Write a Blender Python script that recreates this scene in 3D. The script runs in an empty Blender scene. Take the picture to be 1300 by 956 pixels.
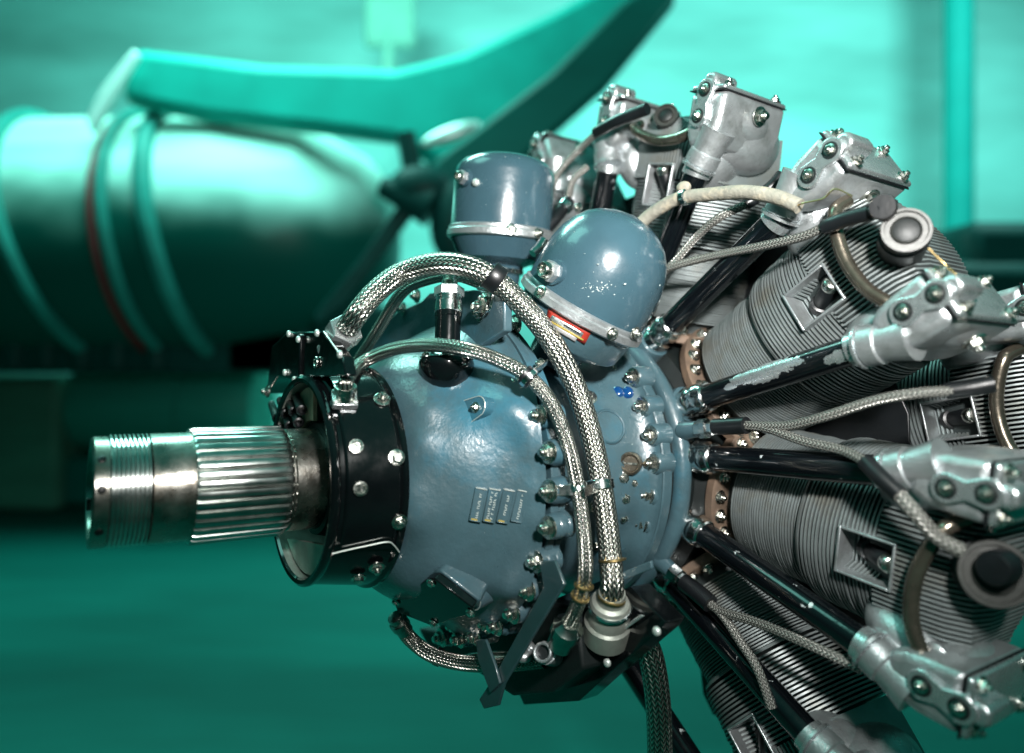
import bpy, math, random
import numpy as np
from mathutils import Vector as V, Matrix
random.seed(4)
PI = math.pi
scene = bpy.context.scene
col = scene.collection

# ------------------------------------------------------------------ camera
EYE = 1.40                                   # eye height above the hangar floor is about FLOOR below
FPX = 900.0                                  # focal length in pixels of a 1300 px wide frame
cam_d = bpy.data.cameras.new('camera'); cam = bpy.data.objects.new('camera', cam_d); col.objects.link(cam)
cam.location = (0, 0, EYE); cam.rotation_euler = (PI/2, 0, 0)
cam_d.sensor_width = 36; cam_d.lens = FPX/1300*36; cam_d.shift_y = -44/1300
cam_d.clip_start = 0.02; cam_d.clip_end = 200
cam_d.dof.use_dof = True; cam_d.dof.focus_distance = 0.86; cam_d.dof.aperture_fstop = 1.4
scene.camera = cam

# ------------------------------------------------------------------ world and exposure
w = bpy.data.worlds.new('World'); scene.world = w; w.use_nodes = True
nt = w.node_tree; nt.nodes.clear()
tc = nt.nodes.new('ShaderNodeTexCoord'); sp = nt.nodes.new('ShaderNodeSeparateXYZ'); nt.links.new(tc.outputs['Generated'], sp.inputs[0])
cr = nt.nodes.new('ShaderNodeValToRGB'); mr = nt.nodes.new('ShaderNodeMapRange'); mr.inputs[1].default_value = -1; mr.inputs[2].default_value = 1
nt.links.new(sp.outputs[2], mr.inputs[0]); nt.links.new(mr.outputs[0], cr.inputs[0])
cr.color_ramp.elements[0].position = .40; cr.color_ramp.elements[0].color = (.0, .012, .011, 1)
cr.color_ramp.elements[1].position = .85; cr.color_ramp.elements[1].color = (.08, .75, .62, 1)
e = cr.color_ramp.elements.new(.55); e.color = (.01, .16, .14, 1)
bg = nt.nodes.new('ShaderNodeBackground'); bg.inputs[1].default_value = 0.27; nt.links.new(cr.outputs[0], bg.inputs[0])
ow = nt.nodes.new('ShaderNodeOutputWorld'); nt.links.new(bg.outputs[0], ow.inputs[0])
scene.view_settings.view_transform = 'Standard'; scene.view_settings.look = 'None'
scene.view_settings.exposure = 0; scene.view_settings.gamma = 1

# ------------------------------------------------------------------ lamps
def area(name, loc, target, size, power, color=(1, 1, 1), size_y=None, spread=180):
    l = bpy.data.lights.new(name, 'AREA'); l.size = size; l.energy = power; l.color = color
    if size_y: l.shape = 'RECTANGLE'; l.size_y = size_y
    l.spread = math.radians(spread); o = bpy.data.objects.new(name, l); col.objects.link(o); o.location = loc
    o.rotation_euler = (V(target)-V(loc)).to_track_quat('-Z', 'Y').to_euler(); return o
area('flash_lamp', (.22, -.04, EYE+.33), (.16, 1.0, EYE+.16), .085, 10.6, (1, .98, .95), spread=88)
area('hangar_lamp_left', (-1.7, 3.6, 4.9), (-1.6, 5.2, 1.4), 1.8, 300, (.42, 1, .88))
area('hangar_lamp_right', (3.2, 3.6, 4.8), (2.6, 8, 2.4), 2.0, 235, (.47, 1, .93))
area('hangar_lamp_overhead', (-1.2, .8, 3.4), (-.1, 1.0, EYE), .9, 13, (.35, 1, .86))

# ------------------------------------------------------------------ materials
def mat(name, color, rough=.5, metal=0., coat=0., var=.0, vscale=30., bump=.0, bscale=200., rvar=.0,
        chip=None, chip_scale=30., chip_lo=.62, chip_hi=.65, chip_metal=0., chip_col_rough=.4, stain=None, stain_scale=12., stretch=None):
    m = bpy.data.materials.new(name); m.use_nodes = True; t = m.node_tree; b = t.nodes['Principled BSDF']
    b.inputs['Base Color'].default_value = (*color, 1); b.inputs['Roughness'].default_value = rough
    b.inputs['Metallic'].default_value = metal
    b.inputs['Coat Weight'].default_value = coat; b.inputs['Coat Roughness'].default_value = .08
    tcn = t.nodes.new('ShaderNodeTexCoord'); src = tcn.outputs['Object']
    if stretch:
        mp = t.nodes.new('ShaderNodeMapping'); mp.inputs['Scale'].default_value = stretch
        t.links.new(src, mp.inputs[0]); src = mp.outputs[0]
    def noise(scale, detail=4, rough_=.6):
        n = t.nodes.new('ShaderNodeTexNoise'); n.inputs['Scale'].default_value = scale
        n.inputs['Detail'].default_value = detail; n.inputs['Roughness'].default_value = rough_
        t.links.new(src, n.inputs['Vector']); return n.outputs['Fac']
    def ramp(fac, lo, hi, a, bb):
        r = t.nodes.new('ShaderNodeMapRange'); r.inputs[1].default_value = lo; r.inputs[2].default_value = hi
        r.inputs[3].default_value = a; r.inputs[4].default_value = bb; t.links.new(fac, r.inputs[0]); return r.outputs[0]
    def mixc(fac, a, bcol):
        x = t.nodes.new('ShaderNodeMix'); x.data_type = 'RGBA'; t.links.new(fac, x.inputs['Factor'])
        for s, v in ((x.inputs['A'], a), (x.inputs['B'], bcol)):
            if isinstance(v, tuple): s.default_value = (*v, 1)
            else: t.links.new(v, s)
        return x.outputs['Result']
    cur = None
    if var:
        f = ramp(noise(vscale), .3, .7, 0, 1)
        cur = mixc(f, tuple(c*(1-var) for c in color), tuple(min(1, c*(1+var)) for c in color))
    if stain:
        f = ramp(noise(stain_scale, 6, .7), .5, .72, 0, .8); cur = mixc(f, cur if cur is not None else color, stain)
    rl = None
    if rvar:
        rl = ramp(noise(vscale*2.3), .3, .7, max(0.02, rough-rvar), rough+rvar)
    if chip:
        f = ramp(noise(chip_scale, 8, .62), chip_lo, chip_hi, 0, 1)
        cur = mixc(f, cur if cur is not None else color, chip)
        if chip_metal: t.links.new(f, b.inputs['Metallic'])
    if cur is not None: t.links.new(cur, b.inputs['Base Color'])
    if rl is not None: t.links.new(rl, b.inputs['Roughness'])
    if bump:
        bn = t.nodes.new('ShaderNodeBump'); bn.inputs['Strength'].default_value = bump; bn.inputs['Distance'].default_value = .002
        t.links.new(noise(bscale, 3), bn.inputs['Height']); t.links.new(bn.outputs[0], b.inputs['Normal'])
        if coat: t.links.new(bn.outputs[0], b.inputs['Coat Normal'])
    return m

M = {}
M['blue'] = mat('blue_grey_enamel', (.036, .072, .086), .35, 0, .5, .22, 13, .28, 170, .1, chip=(.52, .62, .62), chip_scale=38, chip_lo=.735, chip_hi=.76, stain=(.018, .115, .17), stain_scale=5)
M['blue2'] = mat('blue_magneto_enamel', (.027, .059, .076), .25, 0, .5, .12, 12, .14, 90, .06, chip=(.6, .68, .62), chip_scale=60, chip_lo=.73, chip_hi=.75)
M['black'] = mat('gloss_black_paint', (.0018, .0026, .003), .14, 0, .25, .2, 20, .05, 60, .05, chip=(.25, .26, .25), chip_scale=90, chip_lo=.78, chip_hi=.8)
M['blackchip'] = mat('chipped_black_paint', (.0018, .0026, .0035), .2, 0, .3, 0, 20, .05, 60, 0)
M['rod'] = mat('black_tube_paint', (.0018, .0026, .0035), .17, 0, .3, 0, 20, .08, 60, .06, chip=(.40, .45, .45), chip_scale=60, chip_lo=.665, chip_hi=.69)
M['strap'] = mat('dark_teal_enamel', (.018, .045, .05), .4, 0, .4, .2, 20, .1, 80)
M['coil'] = mat('dull_coil_metal', (.028, .03, .027), .42, .2, 0, .3, 40, .1, 150)
M['rubber'] = mat('black_rubber', (.004, .005, .006), .38, 0, 0, .3, 40, .1, 200)
M['dark'] = mat('dark_grease_metal', (.004, .007, .007), .5, .2, 0, .4, 20, .2, 80)
M['steel'] = mat('machined_steel', (.33, .32, .29), .27, 1, 0, .3, 14, .08, 260, .09, stain=(.15, .11, .075), stain_scale=26)
M['spline'] = mat('ground_spline_steel', (.56, .58, .56), .22, 1, 0, .18, 25, .015, 200, .05)
M['nutsteel'] = mat('plated_nut_steel', (.62, .62, .57), .22, 1, 0, .25, 120, .1, 500, .1)
M['chrome'] = mat('bright_clamp_metal', (.72, .74, .73), .16, 1, 0, .1, 50, .05, 200, .05)
M['alu'] = mat('cast_aluminium', (.46, .49, .50), .34, .8, 0, .1, 30, .30, 330, .08, stain=(.25, .27, .26), stain_scale=34)
M['plate'] = mat('bare_aluminium_plate', (.66, .70, .71), .28, .9, 0, .08, 60, .12, 300, .06)
M['fin'] = mat('grey_fin_metal', (.19, .22, .22), .46, .45, 0, .22, 16, .1, 200, .08, stain=(.15, .14, .11), stain_scale=14)
M['fincore'] = mat('dark_fin_root', (.03, .04, .04), .6, .3)
M['copper'] = mat('copper_brown_flange', (.12, .085, .062), .5, .35, 0, .3, 30, .2, 150, .08, stain=(.17, .11, .07), stain_scale=30)
M['tan'] = mat('tan_liner', (.34, .28, .2), .5, .2, 0, .3, 25, .1, 150)
M['liner'] = mat('worn_grey_liner', (.33, .35, .31), .42, .7, 0, .25, 30, .15, 200, .08)
M['cloth'] = mat('dirty_white_wrap', (.17, .165, .135), .75, 0, 0, .2, 60, .8, 160, stain=(.36, .31, .22), stain_scale=50)
M['brown'] = mat('brown_steel_pipe', (.22, .19, .15), .24, .9, 0, .3, 30, .1, 100, .06)
M['pipe'] = mat('polished_steel_pipe', (.40, .43, .40), .2, 1, 0, .2, 30, .1, 100, .06)
M['red'] = mat('red_label_print', (.24, .022, .014), .35, 0, .3, .15, 200)
M['white'] = mat('pale_label_print', (.22, .22, .22), .35, 0, .3, .1, 200)
M['brass'] = mat('brass_wire', (.5, .36, .16), .35, 1)
M['bluecap'] = mat('bright_blue_plastic', (.003, .035, .12), .15, 0, .6)
M['yellow'] = mat('yellow_paint', (.26, .20, .04), .45)
M['glint'] = mat('worn_edge_metal', (.60, .66, .62), .35, .6)

def braid(name, color, ncol=12, k=1.6, amp=.9):
    m = bpy.data.materials.new(name); m.use_nodes = True; t = m.node_tree; b = t.nodes['Principled BSDF']
    uv = t.nodes.new('ShaderNodeUVMap'); uv.uv_map = 'UVMap'; s = t.nodes.new('ShaderNodeSeparateXYZ'); t.links.new(uv.outputs[0], s.inputs[0])
    def mth(op, a, bb=None, c=None):
        n = t.nodes.new('ShaderNodeMath'); n.operation = op
        for i, v in enumerate((a, bb, c)):
            if v is None: continue
            if isinstance(v, (int, float)): n.inputs[i].default_value = v
            else: t.links.new(v, n.inputs[i])
        return n.outputs[0]
    u, v_ = s.outputs[0], s.outputs[1]
    vv = mth('MULTIPLY', v_, ncol); fr = mth('FRACT', vv)
    tri = mth('ABSOLUTE', mth('SUBTRACT', mth('MULTIPLY', fr, 2), 1))
    ph = mth('MULTIPLY', mth('ADD', mth('MULTIPLY', u, ncol*k), mth('MULTIPLY', tri, .9)), 2*PI)
    sn = mth('MULTIPLY_ADD', mth('SINE', ph), .5, .5)
    edge = mth('SUBTRACT', 1, mth('POWER', tri, 6))
    h = mth('MULTIPLY', sn, mth('MAXIMUM', edge, .15))
    mx = t.nodes.new('ShaderNodeMix'); mx.data_type = 'RGBA'; t.links.new(h, mx.inputs['Factor'])
    mx.inputs['A'].default_value = (*[c*.13 for c in color], 1); mx.inputs['B'].default_value = (*color, 1)
    t.links.new(mx.outputs['Result'], b.inputs['Base Color'])
    bn = t.nodes.new('ShaderNodeBump'); bn.inputs['Strength'].default_value = amp; bn.inputs['Distance'].default_value = .0012
    t.links.new(h, bn.inputs['Height']); t.links.new(bn.outputs[0], b.inputs['Normal'])
    b.inputs['Metallic'].default_value = 1; b.inputs['Roughness'].default_value = .27
    return m
M['braid'] = braid('steel_braid', (.74, .74, .66), 13, 1.05)
M['braid2'] = braid('fine_steel_braid', (.72, .72, .65), 10, 1.1)
M['lead'] = braid('dull_lead_braid', (.34, .34, .31), 6, 1.3); M['lead'].node_tree.nodes['Principled BSDF'].inputs['Metallic'].default_value = .35

# ------------------------------------------------------------------ mesh builder
class MB:
    def __init__(s): s.v = []; s.f = []; s.uv = {}
    def add(s, vs, fs, uvs=None):
        o = len(s.v); s.v += [tuple(x) for x in vs]
        for i, f in enumerate(fs):
            if uvs: s.uv[len(s.f)] = uvs[i]
            s.f.append(tuple(o+k for k in f))
    def box(s, c, h, ax=None):
        ax = ax or (V((1, 0, 0)), V((0, 1, 0)), V((0, 0, 1))); c = V(c)
        vs = [c+ax[0]*h[0]*i+ax[1]*h[1]*j+ax[2]*h[2]*k for i in (-1, 1) for j in (-1, 1) for k in (-1, 1)]
        s.add(vs, [(0, 1, 3, 2), (4, 6, 7, 5), (0, 4, 5, 1), (2, 3, 7, 6), (0, 2, 6, 4), (1, 5, 7, 3)]); return s
    def lathe(s, prof, o=(0, 0, 0), ax=(1, 0, 0), n=32, ref=None, close=False, a0=0, a1=2*PI, rf=None, cap=True):
        """prof: (distance along axis, radius)"""
        o = V(o); ax = V(ax).normalized(); r = V(ref) if ref is not None else (V((0, 0, 1)) if abs(ax.z) < .9 else V((0, 1, 0)))
        e1 = (r-ax*r.dot(ax)).normalized(); e2 = ax.cross(e1)
        full = abs(a1-a0-2*PI) < 1e-6; m = n if full else n+1
        vs = []
        for (h, rad) in prof:
            for i in range(m):
                a = a0+(a1-a0)*i/n; rr = rad*(rf(a, h, rad) if rf else 1)
                vs.append(o+ax*h+(e1*math.cos(a)+e2*math.sin(a))*rr)
        fs = []
        P = len(prof)
        for j in range(P if close else P-1):
            for i in range(n):
                i2 = (i+1) % m if full else i+1; j2 = (j+1) % P
                fs.append((j*m+i, j*m+i2, j2*m+i2, j2*m+i))
        if full and not close and cap:
            if prof[0][1] > 1e-6: fs.append(tuple(reversed(range(m))))
            if prof[-1][1] > 1e-6: fs.append(tuple((P-1)*m+i for i in range(m)))
        s.add(vs, fs); return s
    def cyl(s, a, b, r, r2=None, n=20, bev=None):
        a = V(a); b = V(b); L = (b-a).length; r2 = r if r2 is None else r2
        if bev: p = [(0, r-bev), (bev, r), (L-bev, r2), (L, r2-bev)]
        else: p = [(0, r), (L, r2)]
        return s.lathe(p, a, b-a, n)
    def tube(s, pts, r, n=14, closed=False):
        P = [V(p) for p in pts]; N = len(P); rr = r if callable(r) else (lambda t: r)
        T = [((P[(i+1) % N]-P[i-1]) if closed or 0 < i < N-1 else (P[1]-P[0] if i == 0 else P[-1]-P[-2])).normalized() for i in range(N)]
        nrm = T[0].orthogonal().normalized(); vs = []; L = [0]
        for i in range(N):
            if i:
                nrm = (nrm-T[i]*nrm.dot(T[i])).normalized(); L.append(L[-1]+(P[i]-P[i-1]).length)
            bb = T[i].cross(nrm); R = rr(i/(N-1))
            for k in range(n):
                a = 2*PI*k/n; vs.append(P[i]+(nrm*math.cos(a)+bb*math.sin(a))*R)
        fs = []; uvs = []; R0 = rr(.5); c = 2*PI*R0
        for i in range(N if closed else N-1):
            j = (i+1) % N; li = L[i]/c; lj = (L[j] if j else L[-1]+(P[0]-P[-1]).length)/c
            for k in range(n):
                k2 = (k+1) % n
                fs.append((i*n+k, i*n+k2, j*n+k2, j*n+k)); uvs.append([(li, k/n), (li, (k+1)/n), (lj, (k+1)/n), (lj, k/n)])
        if not closed:
            fs.append(tuple(reversed(range(n)))); uvs.append([(0, 0)]*n)
            fs.append(tuple((N-1)*n+k for k in range(n))); uvs.append([(0, 0)]*n)
        s.add(vs, fs, uvs); return s
    def prism(s, poly, o, ex, ey, ez, z0, z1, inset=0):
        """poly in (ex, ey), extruded along ez from z0 to z1; inset bevels the z1 rim"""
        o = V(o); ex = V(ex); ey = V(ey); ez = V(ez); n = len(poly)
        cx = sum(p[0] for p in poly)/n; cy = sum(p[1] for p in poly)/n
        rings = [(z0, 0)]
        if inset: rings += [(z1-inset*(1 if z1 > z0 else -1), 0), (z1, inset)]
        else: rings += [(z1, 0)]
        vs = []
        for z, ins in rings:
            for (x, y) in poly:
                d = math.hypot(x-cx, y-cy) or 1; k = max(0, (d-ins)/d)
                vs.append(o+ex*(cx+(x-cx)*k)+ey*(cy+(y-cy)*k)+ez*z)
        fs = [tuple(reversed(range(n)))]
        for j in range(len(rings)-1):
            for i in range(n): fs.append((j*n+i, j*n+(i+1) % n, (j+1)*n+(i+1) % n, (j+1)*n+i))
        fs.append(tuple((len(rings)-1)*n+i for i in range(n))); s.add(vs, fs); return s
    def ell(s, c, h, ax=None, n=16, m=9):
        ax = ax or (V((1, 0, 0)), V((0, 1, 0)), V((0, 0, 1))); c = V(c); vs = []; fs = []
        for j in range(m+1):
            th = PI*j/m
            for i in range(n):
                a = 2*PI*i/n
                vs.append(c+ax[0]*h[0]*math.sin(th)*math.cos(a)+ax[1]*h[1]*math.sin(th)*math.sin(a)+ax[2]*h[2]*math.cos(th))
        for j in range(m):
            for i in range(n): fs.append((j*n+i, (j+1)*n+i, (j+1)*n+(i+1) % n, j*n+(i+1) % n))
        s.add(vs, fs); return s
    def mesh(s, name, m, ang=38):
        me = bpy.data.meshes.new(name); me.from_pydata(s.v, [], s.f)
        if s.uv:
            ul = me.uv_layers.new(name='UVMap'); k = 0
            for fi, f in enumerate(s.f):
                q = s.uv.get(fi)
                for c in range(len(f)):
                    if q: ul.data[k+c].uv = q[c]
                k += len(f)
        me.materials.append(m); me.validate(); 
        me.shade_smooth(); me.set_sharp_from_angle(angle=math.radians(ang)); return me
    def build(s, name, m, parent=None, bevel=0, kind=None, label=None, ang=38, fixn=True):
        me = s.mesh(name, m, ang)
        if fixn:
            import bmesh
            bm = bmesh.new(); bm.from_mesh(me); bmesh.ops.recalc_face_normals(bm, faces=bm.faces); bm.to_mesh(me); bm.free()
        o = link(name, me, parent)
        if bevel:
            b = o.modifiers.new('bevel', 'BEVEL'); b.width = bevel; b.segments = 2; b.limit_method = 'ANGLE'; b.angle_limit = math.radians(35)
        if kind: o['kind'] = kind
        if label: o['label'] = label
        return o
def link(name, data, parent=None, mtx=None):
    o = bpy.data.objects.new(name, data); col.objects.link(o)
    if parent: o.parent = parent
    if mtx is not None: o.matrix_local = mtx
    return o
def tag(o, label, cat, group=None):
    o['label'] = label; o['category'] = cat
    if group: o['group'] = group
    return o
def frame(o, x, up=V((0, 0, 1))):
    x = V(x).normalized(); y = V(up).cross(x)
    if y.length < 1e-4: y = V((0, 1, 0)).cross(x)
    y.normalize(); z = x.cross(y)
    m = Matrix((x, y, z)).transposed().to_4x4(); m.translation = V(o); return m
def spline(pts, n=10):
    P = [V(p) for p in pts]; P = [P[0]*2-P[1]]+P+[P[-1]*2-P[-2]]; out = []
    for i in range(1, len(P)-2):
        for k in range(n):
            t = k/n; a, b, c, d = P[i-1:i+3]
            out.append(.5*((2*b)+(c-a)*t+(2*a-5*b+4*c-d)*t*t+(3*b-a-3*c+d)*t**3))
    out.append(P[-2]); return out
def lerp(a, b, t): return V(a)*(1-t)+V(b)*t

# ------------------------------------------------------------------ engine frame (X along the propeller shaft towards the tip, Z up)
def c2w(v): return V((v[0], v[2], -v[1]))
A0 = np.array((-0.06536191, 0.17441958, 0.980456))
D = np.array((-0.83145965, -0.04190808, -0.55400231)); YY = np.array((.554489449, 0, -.832190754)); ZZ = np.array((.03487552, -.99912147, .02323759))
engine = bpy.data.objects.new('radial_engine', None); col.objects.link(engine)
em = Matrix((c2w(D), c2w(YY), c2w(ZZ))).transposed().to_4x4(); em.translation = c2w(A0)+V((0, 0, EYE))
engine.matrix_world = em
tag(engine, 'blue grey radial aircraft engine with splined steel propeller shaft and finned cylinders', 'aircraft engine')
def ray(px, py):
    v = np.array(((px-650)/FPX, (py-434)/FPX, 1.)); return V((v@D, v@YY, v@ZZ)), V((-A0@D, -A0@YY, -A0@ZZ))
def E(px, py, t):
    """point of the engine seen at (px, py) that lies in the plane t in front of the nose flange"""
    v, o = ray(px, py); return o+v*((t-o.x)/v.x)
NOSE = [(.152, .105), (.150, .118), (.145, .130), (.136, .141), (.12, .153), (.095, .168), (.06, .187), (.042, .196), (.030, .203), (.021, .210), (.0165, .217)]
CASE = [(-.004, .196), (-.02, .188), (-.06, .177), (-.11, .172), (-.145, .174), (-.165, .182), (-.176, .192)]
FULL = NOSE+[(.014, .2205), (-.003, .2205)]+CASE+[(-.180, .201), (-.2, .203), (-.205, .19), (-.45, .19)]
def RR(t):
    for (t0, r0), (t1, r1) in zip(FULL, FULL[1:]):
        if t1 <= t <= t0: return r0+(r1-r0)*((t-t0)/(t1-t0) if t1 != t0 else 0)
    return 0
def surf(px, py, lift=0):
    """first hit of the sight line with the case profile, and the outward normal there"""
    v, o = ray(px, py); s = .5
    while s < 1.6:
        p = o+v*s
        if math.hypot(p.y, p.z) < RR(p.x)+lift:
            t = p.x; k = (RR(t+.004)-RR(t-.004))/.008; rad = V((0, p.y, p.z)).normalized()
            return p, (rad-V((k, 0, 0))).normalized()
        s += .0008
    return E(px, py, 0), V((1, 0, 0))
EYEP = ray(650, 434)[1]
def toward(n, c): return n if n.dot(EYEP-c) > 0 else -n
def pol(t, r, phi):
    a = math.radians(phi); return V((t, r*math.sin(a), r*math.cos(a)))
X = V((1, 0, 0))

# ------------------------------------------------------------------ background of the hangar
def W(px, py, z): return V(((px-650)/FPX*z, z, EYE-(py-434)/FPX*z))
def bgmat(name, color, rough=.6, var=.25, sc=1.2, stretch=(.25, 1, 1), coat=0):
    m_ = mat(name, color, rough, 0, coat, var, sc, stretch=stretch); m_.node_tree.nodes['Principled BSDF'].inputs['Specular IOR Level'].default_value = .12; return m_
FL = EYE-1.2
m = MB(); m.box((0, 9, FL-.01), (25, 22, .01)); o = m.build('floor', bgmat('green_floor', (.0015, .095, .078), .6, .45, .9)); o['kind'] = 'structure'
m = MB(); m.box((0, 8.0, FL+4), (20, .1, 4)); o = m.build('wall', bgmat('teal_wall', (.26, .70, .62), .8, .5, .55, (.35, 1, 1.3))); o['kind'] = 'structure'
def solid(name, mt, label, cat, mb, bevel=0):
    o = mb.build(name, mt, None, bevel); return tag(o, label, cat)
Z1 = 4.6
aircraft = bpy.data.objects.new('parked_aircraft', None); col.objects.link(aircraft); aircraft.location = W(250, 300, Z1)
tag(aircraft, 'big pale green aircraft body blurred behind the propeller shaft at left', 'aircraft')
base = aircraft.location
def loc(px, py, z): return W(px, py, z)-base
M['hull'] = bgmat('painted_shade_hull', (.42, .80, .68), .38, .35, 1.6, (.3, 1, 1.6))
def paint_underside_shade(m_, low, z0, z1):
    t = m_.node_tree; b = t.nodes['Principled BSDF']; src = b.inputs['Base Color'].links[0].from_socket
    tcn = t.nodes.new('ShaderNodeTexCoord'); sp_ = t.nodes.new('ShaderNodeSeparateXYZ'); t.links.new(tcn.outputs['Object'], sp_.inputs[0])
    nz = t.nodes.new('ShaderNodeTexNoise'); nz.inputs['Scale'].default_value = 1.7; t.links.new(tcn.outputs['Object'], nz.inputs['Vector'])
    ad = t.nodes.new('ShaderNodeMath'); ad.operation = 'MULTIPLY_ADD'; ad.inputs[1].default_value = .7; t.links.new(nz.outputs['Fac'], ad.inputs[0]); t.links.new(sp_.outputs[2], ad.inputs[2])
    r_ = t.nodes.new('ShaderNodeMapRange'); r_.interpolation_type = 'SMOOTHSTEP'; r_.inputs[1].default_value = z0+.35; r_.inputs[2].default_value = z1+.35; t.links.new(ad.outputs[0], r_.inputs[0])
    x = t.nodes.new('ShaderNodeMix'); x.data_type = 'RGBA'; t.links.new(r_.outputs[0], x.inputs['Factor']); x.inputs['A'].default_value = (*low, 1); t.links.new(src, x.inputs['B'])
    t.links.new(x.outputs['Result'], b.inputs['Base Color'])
paint_underside_shade(M['hull'], (.002, .085, .068), -.14, .36)  # underside shade painted into the hull colour, fading from pale to dark green
M['wing'] = bgmat('teal_wing', (.008, .37, .31), .55, .25, 1.2, (1, 1, 1))
M['bgdark'] = bgmat('dark_teal_metal', (.004, .05, .045), .5, .4, 1.5)
M['bgmid'] = bgmat('mid_green_metal', (.02, .26, .20), .5, .3, 1.5)
# tapering body: axis from far left to its nose at about px 520
R1 = 150/FPX*Z1; a = loc(-300, 315, Z1+.1); b = loc(470, 300, Z1)
L = (b-a).length
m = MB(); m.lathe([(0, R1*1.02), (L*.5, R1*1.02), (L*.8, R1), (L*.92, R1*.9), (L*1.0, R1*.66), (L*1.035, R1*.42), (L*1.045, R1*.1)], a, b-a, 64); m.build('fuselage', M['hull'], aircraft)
def hoop(px0, py0, px1, py1, r, mt, name):
    c = lerp(a, b, (px0+300)/770.); tl = (px1-px0)*.0045
    pts = []
    for k in range(40):
        an = 2*PI*k/40; q = V((tl*math.cos(an), -math.sin(an), math.cos(an)))*1.0
        pts.append(c+V((q.x, q.y*R1*1.03, q.z*R1*1.03)))
    MB().tube(pts, r, 8, True).build(name, mt, aircraft)
hm = bgmat('hoop_paint', (.02, .22, .19), .5, .3, 2)
hoop(112, 0, 60, 0, .045, hm, 'hoop'); hoop(222, 0, 200, 0, .035, hm, 'hoop'); hoop(268, 0, 235, 0, .05, hm, 'hoop')
hoop(210, 0, 196, 0, .022, mat('dark_red_stripe', (.16, .02, .02), .5), 'stripe')
# wing
def slab(poly, z, th, name, mt, parent=None, bevel=.05, **k):
    m = MB(); P = [W(x, y, z)-(base if parent else V((0, 0, 0))) for x, y in poly]
    o = V((0, P[0].y, 0)); m.prism([(p.x, p.z) for p in P], o, (1, 0, 0), (0, 0, 1), (0, 1, 0), 0, th)
    return m.build(name, mt, parent, bevel, **k)
slab([(165, 58), (330, 78), (500, 84), (590, 62), (700, 12), (830, -60), (880, -60), (800, 70), (690, 170), (600, 222), (545, 205), (500, 178), (400, 165), (260, 150), (150, 128)], 4.0, .16, 'wing', M['wing'], aircraft, .06)
slab([(548, 205), (700, 90), (790, 0), (850, -40), (860, 0), (770, 110), (640, 225), (560, 260)], 3.7, .10, 'landing_strut', bgmat('strut_paint', (.004, .10, .085), .5, .3, 2), aircraft, .03)
slab([(520, 240), (540, 250), (440, 385), (402, 415), (398, 400), (455, 330)], 3.6, .05, 'brace', M['bgdark'], aircraft, .01)
m = MB(); m.ell(loc(535, 238, 3.6), (.17, .1, .12)); m.ell(loc(575, 282, 3.6), (.12, .1, .22)); m.cyl(loc(484, 236, 3.6), loc(548, 262, 3.6), .05, .11); m.cyl(loc(515, 170, 3.6), loc(528, 240, 3.6), .05); m.build('strut_hub', M['bgdark'], aircraft)
m = MB(); m.ell(loc(572, 170, 3.6), (.16, .03, .04), (V((.94, 0, .34)), V((0, 1, 0)), V((-.34, 0, .94)))); m.build('highlight_slat', mat('pale_polished_metal', (.6, .85, .8), .3, .3), aircraft)  # white highlight put in as a pale slat
slab([(108, 150), (128, 110), (168, 62), (176, 70), (140, 130), (118, 170)], 3.9, .04, 'hinge_strip', mat('pale_strip', (.62, .85, .8), .35), aircraft, .012)
# things below the body
m = MB(); z = 5.4; r = 56/FPX*z; k_ = z/3.3; m.lathe([(0, r*.9), (.03*k_, r), (.50*k_, r), (.505*k_, r*.93), (.52*k_, r*.93), (.525*k_, r), (.80*k_, r), (.83*k_, r*.9)], W(108, 516, z), (1, 0, 0), 48)
solid('storage_drum', M['bgmid'], 'mid green horizontal drum lying behind the threaded shaft end', 'drum', m)
m = MB()
for px in (20, 60, 105, 150, 200): m.cyl(W(px, 470, 4.3), W(px+4, 330, 4.3), .07, n=12)
m.box(W(60, 440, 4.4), (1.6, .12, .16)); m.box(W(420, 432, 4.4), (.6, .12, .20))  # dark bars and posts filling the band under the body
solid('dark_bars_and_posts', M['bgdark'], 'dark mass of bars and upright posts under the aircraft body', 'stand', m, .02)
m = MB(); p = W(20, 590, 5.3); m.box((p.x, 5.3, (FL+1.15)/2), (.50, .3, (1.15-FL)/2)); solid('crate', bgmat('brown_green_crate', (.05, .17, .12), .6, .4, 2), 'dull brown green crate at far left beyond the shaft', 'crate', m, .05)
m = MB(); p = W(300, 560, 5.5); m.box((p.x+.1, 5.5, FL+.185), (1.35, .40, .185)); solid('low_cabinet', bgmat('dark_cabinet', (.003, .105, .085), .6, .3, 2), 'long low dark green cabinet carrying the horizontal drum', 'cabinet', m, .06)
m = MB(); p = W(1217, -80, 6.8); m.cyl((p.x, 6.8, FL), (p.x, 6.8, 5.6), .13, n=24)
solid('steel_column', bgmat('column_paint', (.01, .36, .32), .6, .2, 1), 'teal round column standing behind the upper right cylinders', 'column', m)
m = MB(); p = W(1270, 480, 3.9); m.box((p.x, 3.9, (FL+p.z+.62)/2), (.62, .3, (p.z+.62-FL)/2)); m.box(W(1262, 330, 3.9), (.30, .25, .18)); solid('dark_cabinet', M['bgdark'], 'dark cabinet hidden behind the right hand cylinder heads', 'cabinet', m, .08)
m = MB(); p = W(495, 20, 6.9); m.box(p, (.25, .05, .32)); m.cyl(W(495, 30, 6.9), W(490, 150, 6.9), .06)
solid('hanging_lamp', bgmat('olive_lamp', (.20, .50, .40), .6, .2, 2), 'soft olive green lamp housing hanging high on the wall', 'lamp', m, .06)

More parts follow.
